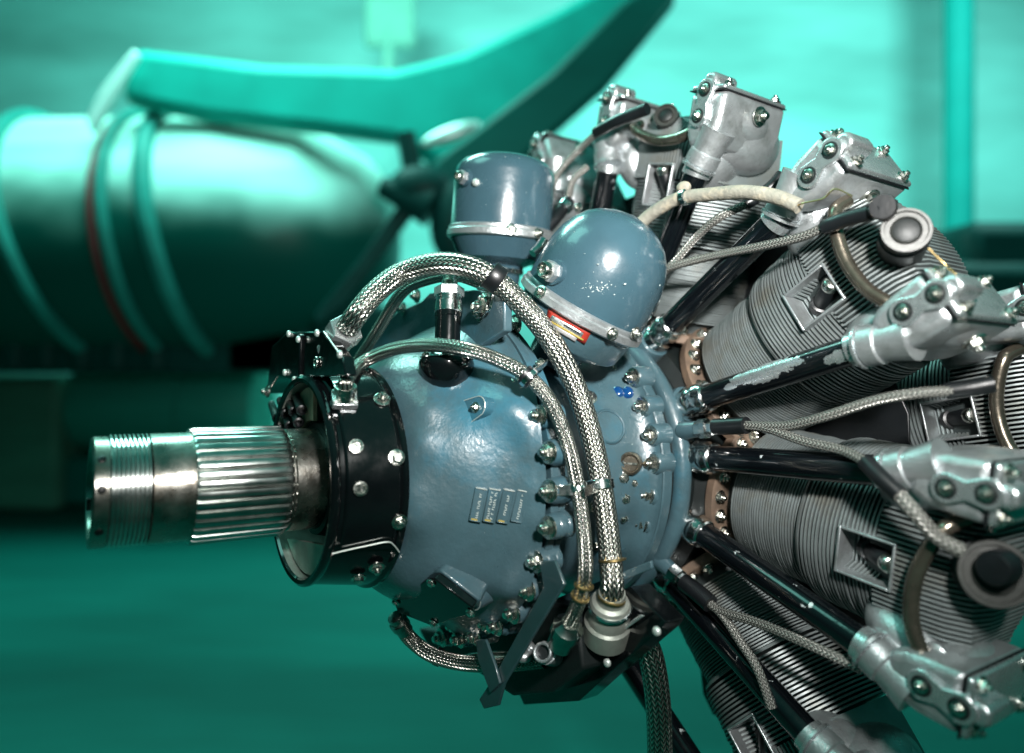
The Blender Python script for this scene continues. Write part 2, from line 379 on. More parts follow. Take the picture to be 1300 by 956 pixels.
# ================================================================== ENGINE
# ------------------------------------------------------------------ shared small meshes
def hexpoly(r, ph=0): return [(r*math.cos(ph+i*PI/3), r*math.sin(ph+i*PI/3)) for i in range(6)]
def hexprism(m, x0, x1, r):
    m.prism(hexpoly(r), (0, 0, 0), (0, 1, 0), (0, 0, 1), (1, 0, 0), x0, x1, inset=r*.12)
def nut_mesh(name, r, washer=1.45, stud=True, mt=None, h=.8):
    m = MB(); m.lathe([(0, r*washer), (r*.22, r*washer), (r*.26, r*washer*.94)], n=24)
    hexprism(m, r*.2, r*(.2+h), r)
    if stud: m.lathe([(r*(.2+h), r*.55), (r*(.2+h+.45), r*.55), (r*(.2+h+.6), r*.42), (r*(.2+h+.62), 0.0)], n=14)
    me = m.mesh(name, mt or M['nutsteel'], 30)
    return me
NUT = nut_mesh('flange_nut', .0088); NUTS = nut_mesh('small_nut', .0062); SCREW = nut_mesh('cover_screw', .0048, 1.5, False)
mm = MB(); mm.lathe([(0, .0075), (.002, .008), (.0035, .0075), (.0038, .0052), (.0026, .0045), (.0026, 0)], n=22); PAN = mm.mesh('pan_screw', M['nutsteel'], 30)
mm = MB(); mm.lathe([(0, .0034), (.0015, .0036), (.0028, .003), (.0034, .0014), (.0035, 0)], n=12); DOT = mm.mesh('rivet_head', M['glint'], 50)
def place(name, me, p, n, parent, s=1, label=None, spin=None):
    mt = frame(p, n)
    mt = mt @ Matrix.Rotation(random.random()*PI if spin is None else spin, 4, 'X') @ Matrix.Scale(s, 4)
    o = link(name, me, parent, mt)
    if label: o['label'] = label
    return o

# ------------------------------------------------------------------ cylinders (local: x outward, y = -tangential, z forward)
def L3(u, w_, f): return V((u, -w_, f))
PK = (.400, .458, -.016, .030)          # spark plug pocket u0 u1 w0 w1
PKF = .062
OF = -.0165
def fin_disc(m, u, r, th, notch=False, n=64):
    def rf(a, h, rad):
        # lathe angle: e1 = z (forward), e2 = x cross z = -y -> w
        if not notch: return 1
        f = math.cos(a)*rad+OF; w_ = math.sin(a)*rad
        if f > 0 and PK[2]-.001 < w_ < PK[3]+.001: return min(1, (PKF-OF)/max(f-OF, 1e-4))
        return 1
    u += random.uniform(-.00022, .00022); r += random.uniform(-.0005, .0005)
    m.lathe([(u-th/2, .066), (u-th/2, r), (u+th/2, r), (u+th/2, .066)], (0, 0, OF), (1, random.uniform(-.001, .001), random.uniform(-.001, .001)), n, ref=(0, 0, 1), rf=rf)
def build_cylinder():
    c = bpy.data.objects.new('cylinder', None); col.objects.link(c)
    m = MB(); m.lathe([(.19, .078), (.236, .078), (.237, .070), (.45, .070)], (0, 0, OF), n=40); m.build('barrel', M['fincore'], c)
    m = MB(); m.lathe([(.205, .105), (.207, .108), (.218, .108), (.220, .105)], (0, 0, OF), n=48); m.build('base_flange', M['copper'], c)
    for k in range(13):
        a_ = math.radians(-96+16*k); place('base_nut', NUTS, (.220, -math.sin(a_)*.095, math.cos(a_)*.095+OF), X, c, 1.05)
    m = MB(); N = 27
    for i in range(N): fin_disc(m, .239+.098*i/(N-1), .0935+.002*math.sin(i*.1), .0019, n=56)
    m.build('barrel_fins', M['fin'], c, kind='stuff', fixn=False, ang=50)
    m = MB(); N = 18
    for i in range(N):
        u = .349+.086*i/(N-1); fin_disc(m, u, .1045+.0030*(i/N), .0024, notch=u > PK[0]-.002, n=220 if u > PK[0]-.002 else 64)
    m.build('head_ring_fins', M['fin'], c, kind='stuff', fixn=False, ang=50)
    m = MB(); m.lathe([(.3395, .066), (.3395, .1005), (.3435, .1025), (.3435, .066)], (0, 0, OF), n=56); m.build('barrel_joint', M['fin'], c)
    # head: solid core with fore-and-aft fins standing on it
    m = MB(); m.ell(L3(.455, 0, 0), (.085, .092, .072), n=32, m=20)
    m.build('head_core', M['fincore'], c)
    m = MB(); pitch = .0054; w_ = -.0972
    while w_ < .098:
        top = .540-.03*(w_/.108)**2; fr = .0925*math.sqrt(max(.05, 1-(w_/.135)**2))
        inp = PK[2]-.001 < w_ < PK[3]+.001
        u0 = PK[1]+.002 if inp else .4395
        poly = [(u0, fr), (.485, fr*.99), (.51, fr*.93), (.53, fr*.78), (top, fr*.45), (top, -fr*.5), (.52, -fr*.8), (.44, -fr)]
        if inp: poly += [(.44, PKF-.02), (u0, PKF-.02)]
        m.prism(poly, L3(0, w_, 0), (1, 0, 0), (0, 0, 1), (0, -1, 0), -.0011, .0011)
        w_ += pitch
    m.build('head_fins', M['fin'], c, kind='stuff', fixn=False)
    # spark plug pocket
    m = MB(); u0, u1, w0, w1 = PK
    wall = .0032
    for (cu, cw, hu, hw) in ((u0-wall/2, (w0+w1)/2, wall/2, (w1-w0)/2+wall), (u1+wall/2, (w0+w1)/2, wall/2, (w1-w0)/2+wall), ((u0+u1)/2, w0-wall/2, (u1-u0)/2, wall/2), ((u0+u1)/2, w1+wall/2, (u1-u0)/2, wall/2)):
        m.box(L3(cu, cw, .075), (hu, hw, .0185))
    m.box(L3((u0+u1)/2, (w0+w1)/2, .052), ((u1-u0)/2, (w1-w0)/2, .004))
    m.build('plug_pocket', M['alu'], c, bevel=.001)
    dr = (L3(.80, .0, .60)).normalized(); p0 = L3(.412, .006, .055)
    m = MB(); m.lathe([(0, .013), (.010, .013), (.011, .0100), (.046, .0100), (.048, .0085)], p0, dr, 20); m.build('spark_plug', M['rubber'], c)
    m = MB(); m.lathe([(.045, .0085), (.046, .0100), (.054, .0100), (.056, .0085), (.057, .005), (.0572, 0)], p0, dr, 20); m.build('plug_cap', M['nutsteel'], c)
    m = MB(); m.lathe([(0, .016), (.002, .0175), (.004, .016)], L3(.425, .006, .057), L3(.1, 0, 1), 24); m.build('plug_collar', M['copper'], c)
    # cast ports running to the rocker boxes
    for s in (-1, 1):
        m = MB()
        m.ell(L3(.470, s*.080, .058), (.050, .030, .040), (L3(.93, s*.36, 0), L3(-s*.36, .93, 0), V((0, 0, 1))), 22, 14)
        m.ell(L3(.500, s*.095, .03), (.045, .034, .070), n=22, m=14)
        m.build('port_casting', M['alu'], c)
        # rocker box: outline in (u, w') extruded fore and aft
        def P(u, dw): return (u, s*(.100+dw))
        out = [P(.478, -.019), P(.492, -.027), P(.512, -.030), P(.551, -.030), P(.551, .029), P(.512, .029), P(.490, .024), P(.478, .019)]
        m = MB(); m.prism(out, (0, 0, 0), (1, 0, 0), (0, -1, 0), (0, 0, 1), -.004, .122, inset=.007)
        m.ell(L3(.520, s*.098, .050), (.036, .036, .055), n=22, m=14)
        m.build('rocker_box', M['alu'], c, bevel=.006)
        m = MB(); m.prism([P(.5508, -.0308), P(.5522, -.0308), P(.5522, .0298), P(.5508, .0298)], (0, 0, 0), (1, 0, 0), (0, -1, 0), (0, 0, 1), -.0048, .1232); m.build('gasket', M['rubber'], c)
        # end cover
        m = MB(); m.prism([P(.552, -.030), P(.557, -.030), P(.5585, -.027), P(.5585, .026), P(.557, .029), P(.552, .029)], (0, 0, 0), (1, 0, 0), (0, -1, 0), (0, 0, 1), -.004, .1225, inset=.003)
        # middle lobe standing off the cover
        m.prism([P(.557, -.011), P(.570, -.0105), P(.575, -.006), P(.575, .006), P(.570, .0105), P(.557, .011)], (0, 0, 0), (1, 0, 0), (0, -1, 0), (0, 0, 1), .080, .1225, inset=.003)
        m.build('rocker_cover', M['plate'], c, bevel=.0018)
        for (dw, f) in ((-.022, .108), (.021, .108), (-.022, .012), (.021, .012)):
            place('cover_nut', NUTS, L3(.5585, s*.1+s*dw, f), X, c, .95)
        # neck that takes the pushrod tube
        ax = L3(.115, s*.052, 0).normalized(); q = L3(.467, s*.100, .105)
        m = MB(); m.lathe([(-.012, .0205), (-.010, .0225), (.006, .0225), (.008, .0200), (.024, .0215), (.04, .024)], q, ax, 28); m.build('tube_socket', M['alu'], c)
        m = MB(); m.lathe([(-.0165, .019), (-.016, .0245), (-.0125, .0245), (-.012, .019)], q, ax, 28); m.build('socket_collar', M['plate'], c)
        # link plate shaped like an 8
        c1 = (.517, s*.096); c2 = (.551, s*.100); pts = []
        dx, dy = c2[0]-c1[0], c2[1]-c1[1]; an = math.atan2(dy, dx); rp = .0148
        for k in range(13): t = an+PI/2+PI*k/12*1.0; pts.append((c1[0]+rp*math.cos(t), c1[1]+rp*math.sin(t)))
        mx, my = (c1[0]+c2[0])/2, (c1[1]+c2[1])/2; nx, ny = -math.sin(an), math.cos(an)
        pts.append((mx-nx*rp*.62, my-ny*rp*.62))
        for k in range(13): t = an-PI/2+PI*k/12; pts.append((c2[0]+rp*math.cos(t), c2[1]+rp*math.sin(t)))
        pts.append((mx+nx*rp*.62, my+ny*rp*.62))
        m = MB(); m.prism(pts, (0, 0, 0), (1, 0, 0), (0, -1, 0), (0, 0, 1), .122, .1275, inset=0); m.build('link_plate', M['plate'], c, bevel=.0012)
        for cc in (c1, c2):
            m = MB(); m.lathe([(0, .0092), (.0008, .0098), (.0012, .0075)], L3(cc[0], cc[1], .1272), (0, 0, 1), 22); m.build('washer', M['dark'], c)
            place('link_nut', NUTS, L3(cc[0], cc[1], .1278), V((0, 0, 1)), c, .78)
        # side stud facing backwards of the box
        place('side_nut', NUT, L3(.530, s*.1-s*.0+.036*(1 if s < 0 else 1), .055), L3(0, 1, 0), c, 1.0)
    # coil bracket ring and intake elbow at the head top
    m = MB(); m.tube(spline([L3(.520, -.062, .085), L3(.510, -.052, .104), L3(.497, -.022, .108), L3(.490, .010, .108), L3(.492, .045, .108), L3(.502, .072, .104), L3(.510, .084, .090)], 8), .0078, 14)
    o = m.build('drain_pipe', M['brown'], c)
    m = MB(); m.lathe([(-.02, .015), (.002, .0145), (.008, .0145), (.010, .011)], L3(.508, .081, .086), L3(.05, -.2, 1), 20); m.build('pipe_socket', M['alu'], c)
    return c
cyl0 = build_cylinder()
kids = [o for o in bpy.data.objects if o.parent is cyl0]
def cyl_matrix(t, phi, off=0.):
    a_ = math.radians(phi); U = V((0, math.sin(a_), math.cos(a_))); Wt = V((0, math.cos(a_), -math.sin(a_)))
    m_ = Matrix((U, -Wt, X)).transposed().to_4x4(); m_.translation = V((t, 0, 0))+U*off; return m_
TC = -.345
CYL = [('A', TC, 12.5), ('B', TC, 55.5), ('C', TC, 95.5), ('D', TC, 136), ('E', TC, -28), ('R3', -.545, 76)]
CM = {}
LBL = {'A': 'finned cylinder behind the two blue domes', 'B': 'finned cylinder at upper right with bare plug pocket', 'C': 'finned cylinder at right below the forked lead', 'D': 'dark finned cylinder at the bottom',
       'E': 'cylinder mostly hidden behind the left dome', 'R1': 'back row cylinder at the top', 'R2': 'back row cylinder at upper right', 'R3': 'back row cylinder seen between the two right ones', 'R4': 'back row cylinder at lower right'}
for k, t, ph in CYL:
    m_ = cyl_matrix(t, ph); CM[k] = m_
    if k == 'A': root = cyl0
    else:
        root = cyl0.copy(); col.objects.link(root)
        for ch in kids:
            if k == 'C' and ch.name.startswith('drain_pipe'): pass
            g = ch.copy(); col.objects.link(g); g.parent = root
    root.parent = engine; root.matrix_local = m_; root['label'] = LBL[k]
def S(k, s): return CM[k] @ L3(.467-.01, s*.100-s*.005, .105)

# ------------------------------------------------------------------ pushrod tubes
RODS = [('A', 1, (812, 400), 'rod'), ('A', -1, (748, 340), 'rod'), ('B', -1, (836, 428), 'rod'), ('B', 1, (878, 510), 'blackchip'), ('C', -1, (885, 580), 'rod'), ('C', 1, (873, 664), 'rod'), ('D', -1, (838, 722), 'rod'), ('D', 1, (770, 800), 'rod'), ('E', 1, (600, 330), 'rod')]
for k, s, px, mt in RODS:
    a_ = E(*px, -.243); b_ = S(k, s); d_ = (b_-a_).normalized(); Lr = (b_-a_).length
    o = MB().lathe([(.025, .0165), (Lr-.012, .0165)], a_, d_, 28).build('pushrod_tube', M[mt], engine, label='black pushrod tube with large bare chips' if mt == 'blackchip' else None)
    MB().lathe([(-.012, .017), (-.010, .0205), (.002, .0215), (.005, .0195), (.012, .0195), (.014, .0215), (.024, .0215), (.027, .0195), (.031, .0195), (.033, .0175)], a_, d_, 28).build('ferrule', M['chrome'], o)
    MB().lathe([(Lr-.016, .017), (Lr-.015, .0195), (Lr-.004, .0195)], a_, d_, 28).build('end_ring', M['plate'], o)
    MB().lathe([(-.05, .026), (-.012, .024), (-.010, .018)], a_, d_, 24).build('tube_boss', M['blue'], o)
# rear row tubes, only partly seen
for k, s in (('R3', -1), ('R3', 1)):
    b_ = S(k, s); ph = {'R1': -6, 'R2': 34, 'R3': 76, 'R4': 116}[k]+s*13; a_ = pol(-.40, .2, ph); MB().cyl(a_, b_, .0165, n=16).build('pushrod_tube', M['rod'], engine)

# ------------------------------------------------------------------ crankcase behind
m = MB(); m.lathe([(-.70, .15), (-.68, .21), (-.45, .20), (-.44, .206), (-.26, .206), (-.25, .19), (-.20, .188)], n=72); m.build('main_crankcase', M['dark'], engine)
m = MB(); m.lathe([(-.90, .30), (-.86, .40), (-.70, .43), (-.685, .40), (-.68, .2)], n=72); m.build('supercharger_case', M['dark'], engine)
for ph in (-8, 34, 75.5, 116, 157, -48):  # dark sheets added between the cylinders to keep the gaps black
    m = MB(); a_ = math.radians(ph); U = V((0, math.sin(a_), math.cos(a_))); Wt = V((0, math.cos(a_), -math.sin(a_)))
    m.prism([(.21, -.02), (.30, -.045), (.37, -.06), (.40, -.05), (.41, .0), (.40, .05), (.37, .06), (.30, .045), (.21, .02)] if ph != -8 else [(.21, -.03), (.47, -.10), (.47, .10), (.21, .03)], (0, 0, 0), U, Wt, X, -.40, -.396)
    m.build('dark_gap_sheet', M['rubber'], engine, .001)

# ------------------------------------------------------------------ nose case with flange, bumps and front crankcase
def bumpy(prof, name, bumps, mt, segs=220, sub=6, parent=engine):
    pr = []
    for (t0, r0), (t1, r1) in zip(prof, prof[1:]):
        for k in range(sub): pr.append((t0+(t1-t0)*k/sub, r0+(r1-r0)*k/sub))
    pr.append(prof[-1])
    # smooth profile
    P = np.array(pr)
    for _ in range(6): P[1:-1] = .25*P[:-2]+.5*P[1:-1]+.25*P[2:]
    vs = []; 
    for t, r in P:
        for i in range(segs):
            a_ = 2*PI*i/segs; p = V((t, r*math.sin(a_), r*math.cos(a_))); off = V((0, 0, 0))
            for q, nrm, sg, h in bumps:
                dd = (p-q).length
                if dd < 3.2*sg: off += nrm*h*math.exp(-.5*(dd/sg)**2)
            vs.append(p+off)
    fs = [(j*segs+i, j*segs+(i+1) % segs, (j+1)*segs+(i+1) % segs, (j+1)*segs+i) for j in range(len(P)-1) for i in range(segs)]
    m = MB(); m.add(vs, fs); return m.build(name, mt, parent, ang=70)
FL_PX = [(689, 528), (701, 574), (702, 623), (701, 669), (685, 712), (675, 748), (656, 777), (635, 793), (608, 806), (588, 809), (565, 808), (664, 487), (640, 462), (612, 440)]
FLB = []
v = []
for q in FL_PX:
    p = E(*q, .018); FLB.append(p)
def B_(px, py, sg, h): p, n = surf(px, py); return (p, n, sg, h)
bumps = [(V((.03, p.y, p.z)).normalized()*1 and V((.026, p.y*.93, p.z*.93)), V((.75, p.y, p.z)).normalized(), .016, .007) for p in FLB]
bumps += [B_(540, 520, .014, .006), B_(535, 560, .012, .004), B_(520, 625, .013, .006), B_(640, 520, .022, .009), B_(660, 525, .020, .008), B_(530, 660, .016, .007), B_(520, 730, .030, .010), B_(655, 735, .018, .012), B_(580, 725, .02, .006), B_(625, 740, .022, .010), B_(590, 560, .03, .003), B_(550, 470, .02, .006), B_(690, 560, .015, .005)]
nose = bumpy(NOSE, 'nose_case', bumps, M['blue'])
def scal(prof_t0, prof_t1, r0, name, mt, lobes, lobe_r=.012, parent=engine, rin=.15):
    """flange with a lobe round each bolt"""
    vs = []; n = 360; out = []
    for i in range(n):
        a_ = 2*PI*i/n; r = r0
        for p in lobes:
            pa = math.atan2(p.y, p.z); da = (a_-pa+PI) % (2*PI)-PI; pr_ = math.hypot(p.y, p.z)
            x = da*pr_
            if abs(x) < lobe_r: r = max(r, pr_+math.sqrt(max(0, lobe_r**2-x*x)))
        out.append(r)
    m = MB(); P = []
    for t, k in ((prof_t0, -1), (prof_t0, -.0015), (prof_t0-.0015, 0), (prof_t1+.001, 0), (prof_t1, -.001), (prof_t1, -1)):
        for i in range(n):
            a_ = 2*PI*i/n; r = rin if k == -1 else out[i]+k
            P.append(V((t, r*math.sin(a_), r*math.cos(a_))))
    m.add(P, [(j*n+i, j*n+(i+1) % n, (j+1)*n+(i+1) % n, (j+1)*n+i) for j in range(5) for i in range(n)])
    return m.build(name, mt, parent, ang=40)
scal(.0150, .0045, .2205, 'nose_flange', M['blue'], FLB, .0135, nose)
for p in FLB:
    m = MB(); m.lathe([(-.012, .0155), (.004, .0138), (.0062, .0130), (.0066, .012)], V((.016, p.y*.992, p.z*.992)), X+V((0, p.y, p.z))*.5, 28); m.build('flange_boss', M['blue'], nose)
    place('flange_nut', NUT, V((.0225, p.y, p.z)), X+V((0, p.y, p.z))*.5, nose, 1.0)
for k in range(9):
    a_ = 140+k*24+ (0 if k else 0)
    if a_ < 330: p = pol(.022, .204, a_+8); place('flange_nut', NUT, p, X, nose)
# front crankcase
BX = [(807, 515), (819, 515), (830, 552), (833, 594), (822, 632), (812, 668), (800, 700), (788, 478)]
bumps = [B_(775, 505, .012, .006), B_(815, 600, .012, .004), B_(770, 470, .03, .005), B_(790, 640, .02, .008), B_(745, 590, .02, .004), B_(790, 690, .02, .006)]
case = bumpy(CASE+[(-.178, .199)], 'front_crankcase', bumps, M['blue'])
scal(.0035, -.006, .2190, 'case_flange', M['blue'], FLB, .0135, case)
RB = [E(x, y, -.182) for x, y in ((805, 471), (818, 516), (831, 552), (833, 593), (829, 630), (822, 663), (806, 692))]
scal(-.180, -.196, .2005, 'rear_flange', M['blue'], [], parent=case)
for q in ((808, 479), (819, 516), (830, 552), (833, 588), (826, 628), (818, 664), (806, 692)):
    p = E(*q, -.178); r_ = math.hypot(p.y, p.z)
    m = MB(); m.lathe([(-.02, .0155), (.004, .0150), (.006, .0135)], p, X, 26); m.build('bolt_boss', M['blue'], case)
    place('case_nut', NUT, p+X*.006, X, case, .98)
# manifold ring
m = MB(); m.tube([pol(-.2225, .1925, i*3.6) for i in range(100)], .0125, 18, True); ring = m.build('manifold_ring', M['blue'], engine, ang=60)
def fitting(px, t, d_end, name='lead_outlet'):
    p = E(*px, t); q = E(*d_end, t); d_ = (q-p).normalized(); Lf = (q-p).length
    o = MB().lathe([(0, .0125), (Lf*.45, .0105)], p, d_, 20).build(name, M['blue'], ring)
    MB().lathe([(Lf*.45, .009), (Lf*.47, .0125), (Lf*.75, .0125), (Lf*.77, .0095), (Lf, .0095)], p, d_, 6).build('outlet_nut', M['chrome'], ring)
    return q
# ------------------------------------------------------------------ details on the nose: bosses, plates, plugs
def lobe_boss(px, py, L_, r, back, name='lifting_boss', lab=None):
    """flat faced pad with rounded ends standing proud of the case"""
    p, n = surf(px, py); f = frame(p, (n*.35+X*.95).normalized())
    pts = []
    for k in range(9): t = PI/2+PI*k/8; pts.append((-L_+r*math.cos(t), r*math.sin(t)))
    for k in range(9): t = -PI/2+PI*k/8; pts.append((L_+r*.8*math.cos(t), r*.8*math.sin(t)))
    return p, n, f, pts
for (px, py, L_, r, rot) in ((608, 521, .010, .0150, 25), (602, 742, .012, .0150, 125)):
    p, n, f, pts = lobe_boss(px, py, L_, r, .03)
    f = f @ Matrix.Rotation(math.radians(rot), 4, 'X')
    ex = f.col[1].to_3d(); ey = f.col[2].to_3d(); ez = f.col[0].to_3d()
    m = MB(); m.prism(pts, p, ex, ey, ez, -.045, .011, inset=.0015); o = m.build('lifting_boss', M['blue'], nose, .0015)
    place('boss_plug', NUTS, p+ez*.011+ex*.006, ez, nose, .7)
    m = MB(); m.tube([p+ez*.0112+ex*a2*.97+ey*b2*.97 for a2, b2 in pts], .0005, 6, True); m.build('worn_edge', M['glint'], nose)
# five embossed data plates with stamped marks
for i, (x0, y0, x1, y1, hgt) in enumerate(((611, 617, 603, 660, 0), (628, 618, 620, 661, 0), (646, 619, 637, 662, 0), (664, 620, 655, 661, 0), (681, 613, 672, 668, 0))):
    pa, na = surf((x0), y0+2); pb, nb = surf(x1, y1); pc, nc = surf(x0+6, y0+2)
    n = (na+nb).normalized(); pa = pa+n*.0012; pb = pb+n*.0012; ey = (pa-pb); hl = ey.length/2; ey.normalize(); ex = ey.cross(n).normalized(); c = (pa+pb)/2
    hw = .0062
    m = MB()
    for (cx, cy, hx, hy) in ((0, hl, hw, .0006), (0, -hl, hw, .0006), (-hw, 0, .0006, hl), (hw, 0, .0006, hl)):
        m.box(c+ex*cx+ey*cy+n*.0012, (hx, hy, .0028), (ex, ey, n))
    m.box(c+n*.0004, (hw, hl, .0026), (ex, ey, n))
    o = m.build('data_plate', M['blue'], nose, .0003)
    m = MB(); rnd = random.Random(i)
    for lx in ((-.002, .0022) if i in (1,) else (0.0006,)):
        y = -hl*.8
        while y < hl*.8:
            if rnd.random() < .85 and not (i == 4 and abs(y) < .006):
                m.box(c+ex*(lx)+ey*y+n*.0031, (.0011, .0004, .0004), (ex, ey, n)); m.box(c+ex*(lx+.001*rnd.choice((-1, 1)))+ey*(y+.0006)+n*.0031, (.0003, .0009, .0004), (ex, ey, n))
            y += .0026
    m.build('stamped_marks', M['glint'], nose, kind='stuff')
    m = MB(); m.box(c+ex*0+ey*hl+n*.0042, (hw, .0005, .0003), (ex, ey, n)); m.build('worn_edge', M['glint'], nose)
    if i < 3:
        m = MB(); m.box(c-ex*(hw*.2)-ey*(hl-.0014)+n*.0032, (hw*.55, .0010, .0004), (ex, ey, n)); m.build('yellow_paint_trace', M['yellow'], nose)
# sump pad at lower left (black flat cover, five sided) on its blue housing
pc = [(499, 764), (507, 757), (545, 735), (552, 735), (600, 772), (597, 780), (548, 795), (505, 778)]
pA, pB, pC = E(499, 764, .117), E(547, 736, .124), E(600, 774, .090); pn = toward((pB-pA).cross(pC-pA).normalized(), pA)
def on_pad(x, y):
    v_, o_ = ray(x, y); return o_+v_*((pA-o_).dot(pn)/v_.dot(pn))
P = [on_pad(x, y) for x, y in pc]; c = sum(P, V((0, 0, 0)))/len(P)
n = pn
m = MB(); k = len(P); m.add(P+[p-n*.010 for p in P], [tuple(range(k)), tuple(reversed(range(k, 2*k)))]+[(i, (i+1) % k, k+(i+1) % k, k+i) for i in range(k)]); sump = m.build('sump_cover', M['black'], nose, .0015)
m = MB(); Q = [c+(p-c)*1.05-n*.010 for p in P]; Rr = [V((p.x-.035, p.y*.86, p.z*.84)) for p in Q]
m.add(Q+Rr, [tuple(range(k)), tuple(reversed(range(k, 2*k)))]+[(i, (i+1) % k, k+(i+1) % k, k+i) for i in range(k)]); m.build('sump_housing', M['blue'], nose, .003)
for q in ((503, 763), (598, 777), (548, 739), (551, 790)): place('cover_screw', SCREW, on_pad(*q)+n*.001, n, nose, .8)
# vertical pressure sender with its black domed foot
p0 = E(567, 462, .090); p1 = E(571, 352, .078); dz = (p1-p0).normalized(); Ls = (p1-p0).length
m = MB(); m.lathe([(-.034, .0), (-.0325, .010), (-.028, .0185), (-.020, .0265), (-.009, .032), (.000, .0335), (.003, .0325), (.005, .026), (.012, .021), (.02, .017), (.024, .015)], p0, dz, 40); sender = m.build('pressure_sender', M['black'], engine)
MB().lathe([(.02, .0155), (Ls*.52, .0155), (Ls*.53, .0165), (Ls*.58, .0165)], p0, dz, 32).build('sender_body', M['rubber'] if 0 else M['black'], sender)
MB().lathe([(Ls*.58, .0165), (Ls*.585, .0172), (Ls*.70, .0172), (Ls*.71, .0162), (Ls*.74, .0162), (Ls*.745, .0172), (Ls*.77, .0172)], p0, dz, 32).build('sender_band', M['chrome'], sender)
MB().lathe([(Ls*.77, .0180), (Ls*.775, .0186), (Ls*.87, .0186), (Ls*.875, .0180)], p0, dz, 6).build('sender_hex', M['plate'], sender)
MB().lathe([(Ls*.87, .010), (Ls*.95, .010), (Ls*.96, .0085), (Ls*1.0, .0085)], p0, dz, 20).build('sender_tip', M['nutsteel'], sender)
for k in range(6):
    a_ = k*PI/3+.3; e1 = dz.orthogonal().normalized(); e2 = dz.cross(e1)
    place('foot_nut', NUTS, p0+(e1*math.cos(a_)+e2*math.sin(a_))*.028+dz*.004, (dz+(e1*math.cos(a_)+e2*math.sin(a_))*.15), sender, .8)
# things on the front crankcase
p, n = surf(772, 542); nd = (n+X*.15).normalized()
m = MB(); m.lathe([(-.02, .024), (.003, .0235), (.005, .0215), (.0046, .0200), (.003, .0195), (.003, 0)], p, nd, 40); m.build('core_plug', M['blue'], case)
p, n = surf(801, 588); nd = (n+X*.8).normalized(); m = MB(); m.lathe([(-.01, .015), (.006, .015), (.010, .0145), (.0115, .012), (.010, .010), (.0085, .0095), (.0085, 0)], p, nd, 30); m.build('screw_plug', M['brown'], case)
f = frame(p+nd*.0085, nd); m = MB(); m.box(p+nd*.0098, (.0012, .0095, .0012), (f.col[0].to_3d(), f.col[1].to_3d(), f.col[2].to_3d())); m.build('plug_slot_bar', M['nutsteel'], case)
for q in ((784, 500), (797, 500)):
    p, n = surf(*q); m = MB(); m.lathe([(-.004, .0085), (.006, .0085), (.008, .007), (.009, .004), (.0092, 0)], p, (n+X*.4), 20); m.build('blue_cap', M['bluecap'], case)
for q, s in (((622, 392), 1.1), ((655, 412), 1.2), ((636, 420), 1.0), ((790, 607), .8), ((805, 613), .7), ((779, 470), .7)):
    p, n = surf(*q); place('case_nut', NUT, p, (n+X*.5).normalized(), case, s*.85)
# upper left web of the case seen behind the hose
pp = [E(x, y, .045) for x, y in ((455, 455), (470, 425), (505, 395), (535, 382), (545, 372), (600, 368), (640, 372), (640, 420), (560, 470), (480, 480))]
for_n = X; k = len(pp); m = MB(); m.add(pp+[p-X*.012 for p in pp], [tuple(range(k)), tuple(reversed(range(k, 2*k)))]+[(i, (i+1) % k, k+(i+1) % k, k+i) for i in range(k)]); m.build('mounting_web', M['blue'], case, .002)
for q in ((512, 392), (530, 376), (618, 380), (610, 398)): place('case_nut', NUT, E(*q, .046), X, case, .8)

# ------------------------------------------------------------------ propeller shaft
shaft_o = MB()
prof = [(.12, .0600), (.2485, .0600), (.250, .0578), (.352, .0578), (.3535, .0600), (.357, .0592), (.3935, .0588), (.3945, .0575)]
m = MB(); m.lathe(prof, n=96); shaft = m.build('propeller_shaft', M['steel'], engine)
# splines: 34 teeth with tapered run-out at the rear
NT = 36; vs = []; fs = []
st = [(.2515, 0.0), (.2530, .55), (.2555, .88), (.2590, 1), (.350, 1), (.3535, .82), (.3540, .0)]
prf = [(-.5, 0), (-.30, 1), (-.12, 1.06), (.12, 1.06), (.30, 1), (.5, 0)]
m = MB(); r0 = .0578; h = .0062
vs = []
for t, k in st:
    for i in range(NT):
        for (da, hh) in prf[:-1]:
            a_ = 2*PI*(i+da*.98)/NT; r = r0+.0001+h*hh*k; vs.append((t, r*math.sin(a_), r*math.cos(a_)))
n_ = NT*5
m.add(vs, [(j*n_+i, j*n_+(i+1) % n_, (j+1)*n_+(i+1) % n_, (j+1)*n_+i) for j in range(len(st)-1) for i in range(n_)])
m.build('splines', M['spline'], shaft, ang=25)
# thread
pr = []; NTt = 9; t = .3950
for i in range(NTt):
    pr += [(t, .0552), (t+.0010, .0592), (t+.0022, .0592), (t+.0032, .0552)]; t += .0042
m = MB(); m.lathe(pr+[(t+.0005, .0572)], n=96); m.build('thread', M['spline'], shaft, ang=30)
tf = t
m = MB(); m.lathe([(tf, .0572), (tf+.0125, .0572), (tf+.0145, .0555), (tf+.0145, .048), (tf+.0125, .0465), (tf-.05, .0465), (tf-.0505, .0)], n=96); m.build('front_collar', M['steel'], shaft)
for q in ((127.5, 622), (127, 676), (126, 583)):
    v_, o_ = ray(*q); A_ = v_.y**2+v_.z**2; B2 = 2*(v_.y*o_.y+v_.z*o_.z); C2 = o_.y**2+o_.z**2-.0572**2; dsc = max(0, B2*B2-4*A_*C2); s_ = (-B2-math.sqrt(dsc))/2/A_; p = o_+v_*s_
    nn = V((0, p.y, p.z)).normalized(); m = MB(); m.lathe([(-.004, .0035), (.0006, .0040), (.0010, .0034), (.0008, .0)], V((tf+.007, p.y, p.z)), nn, 20); m.build('locking_hole', M['rubber'], shaft)
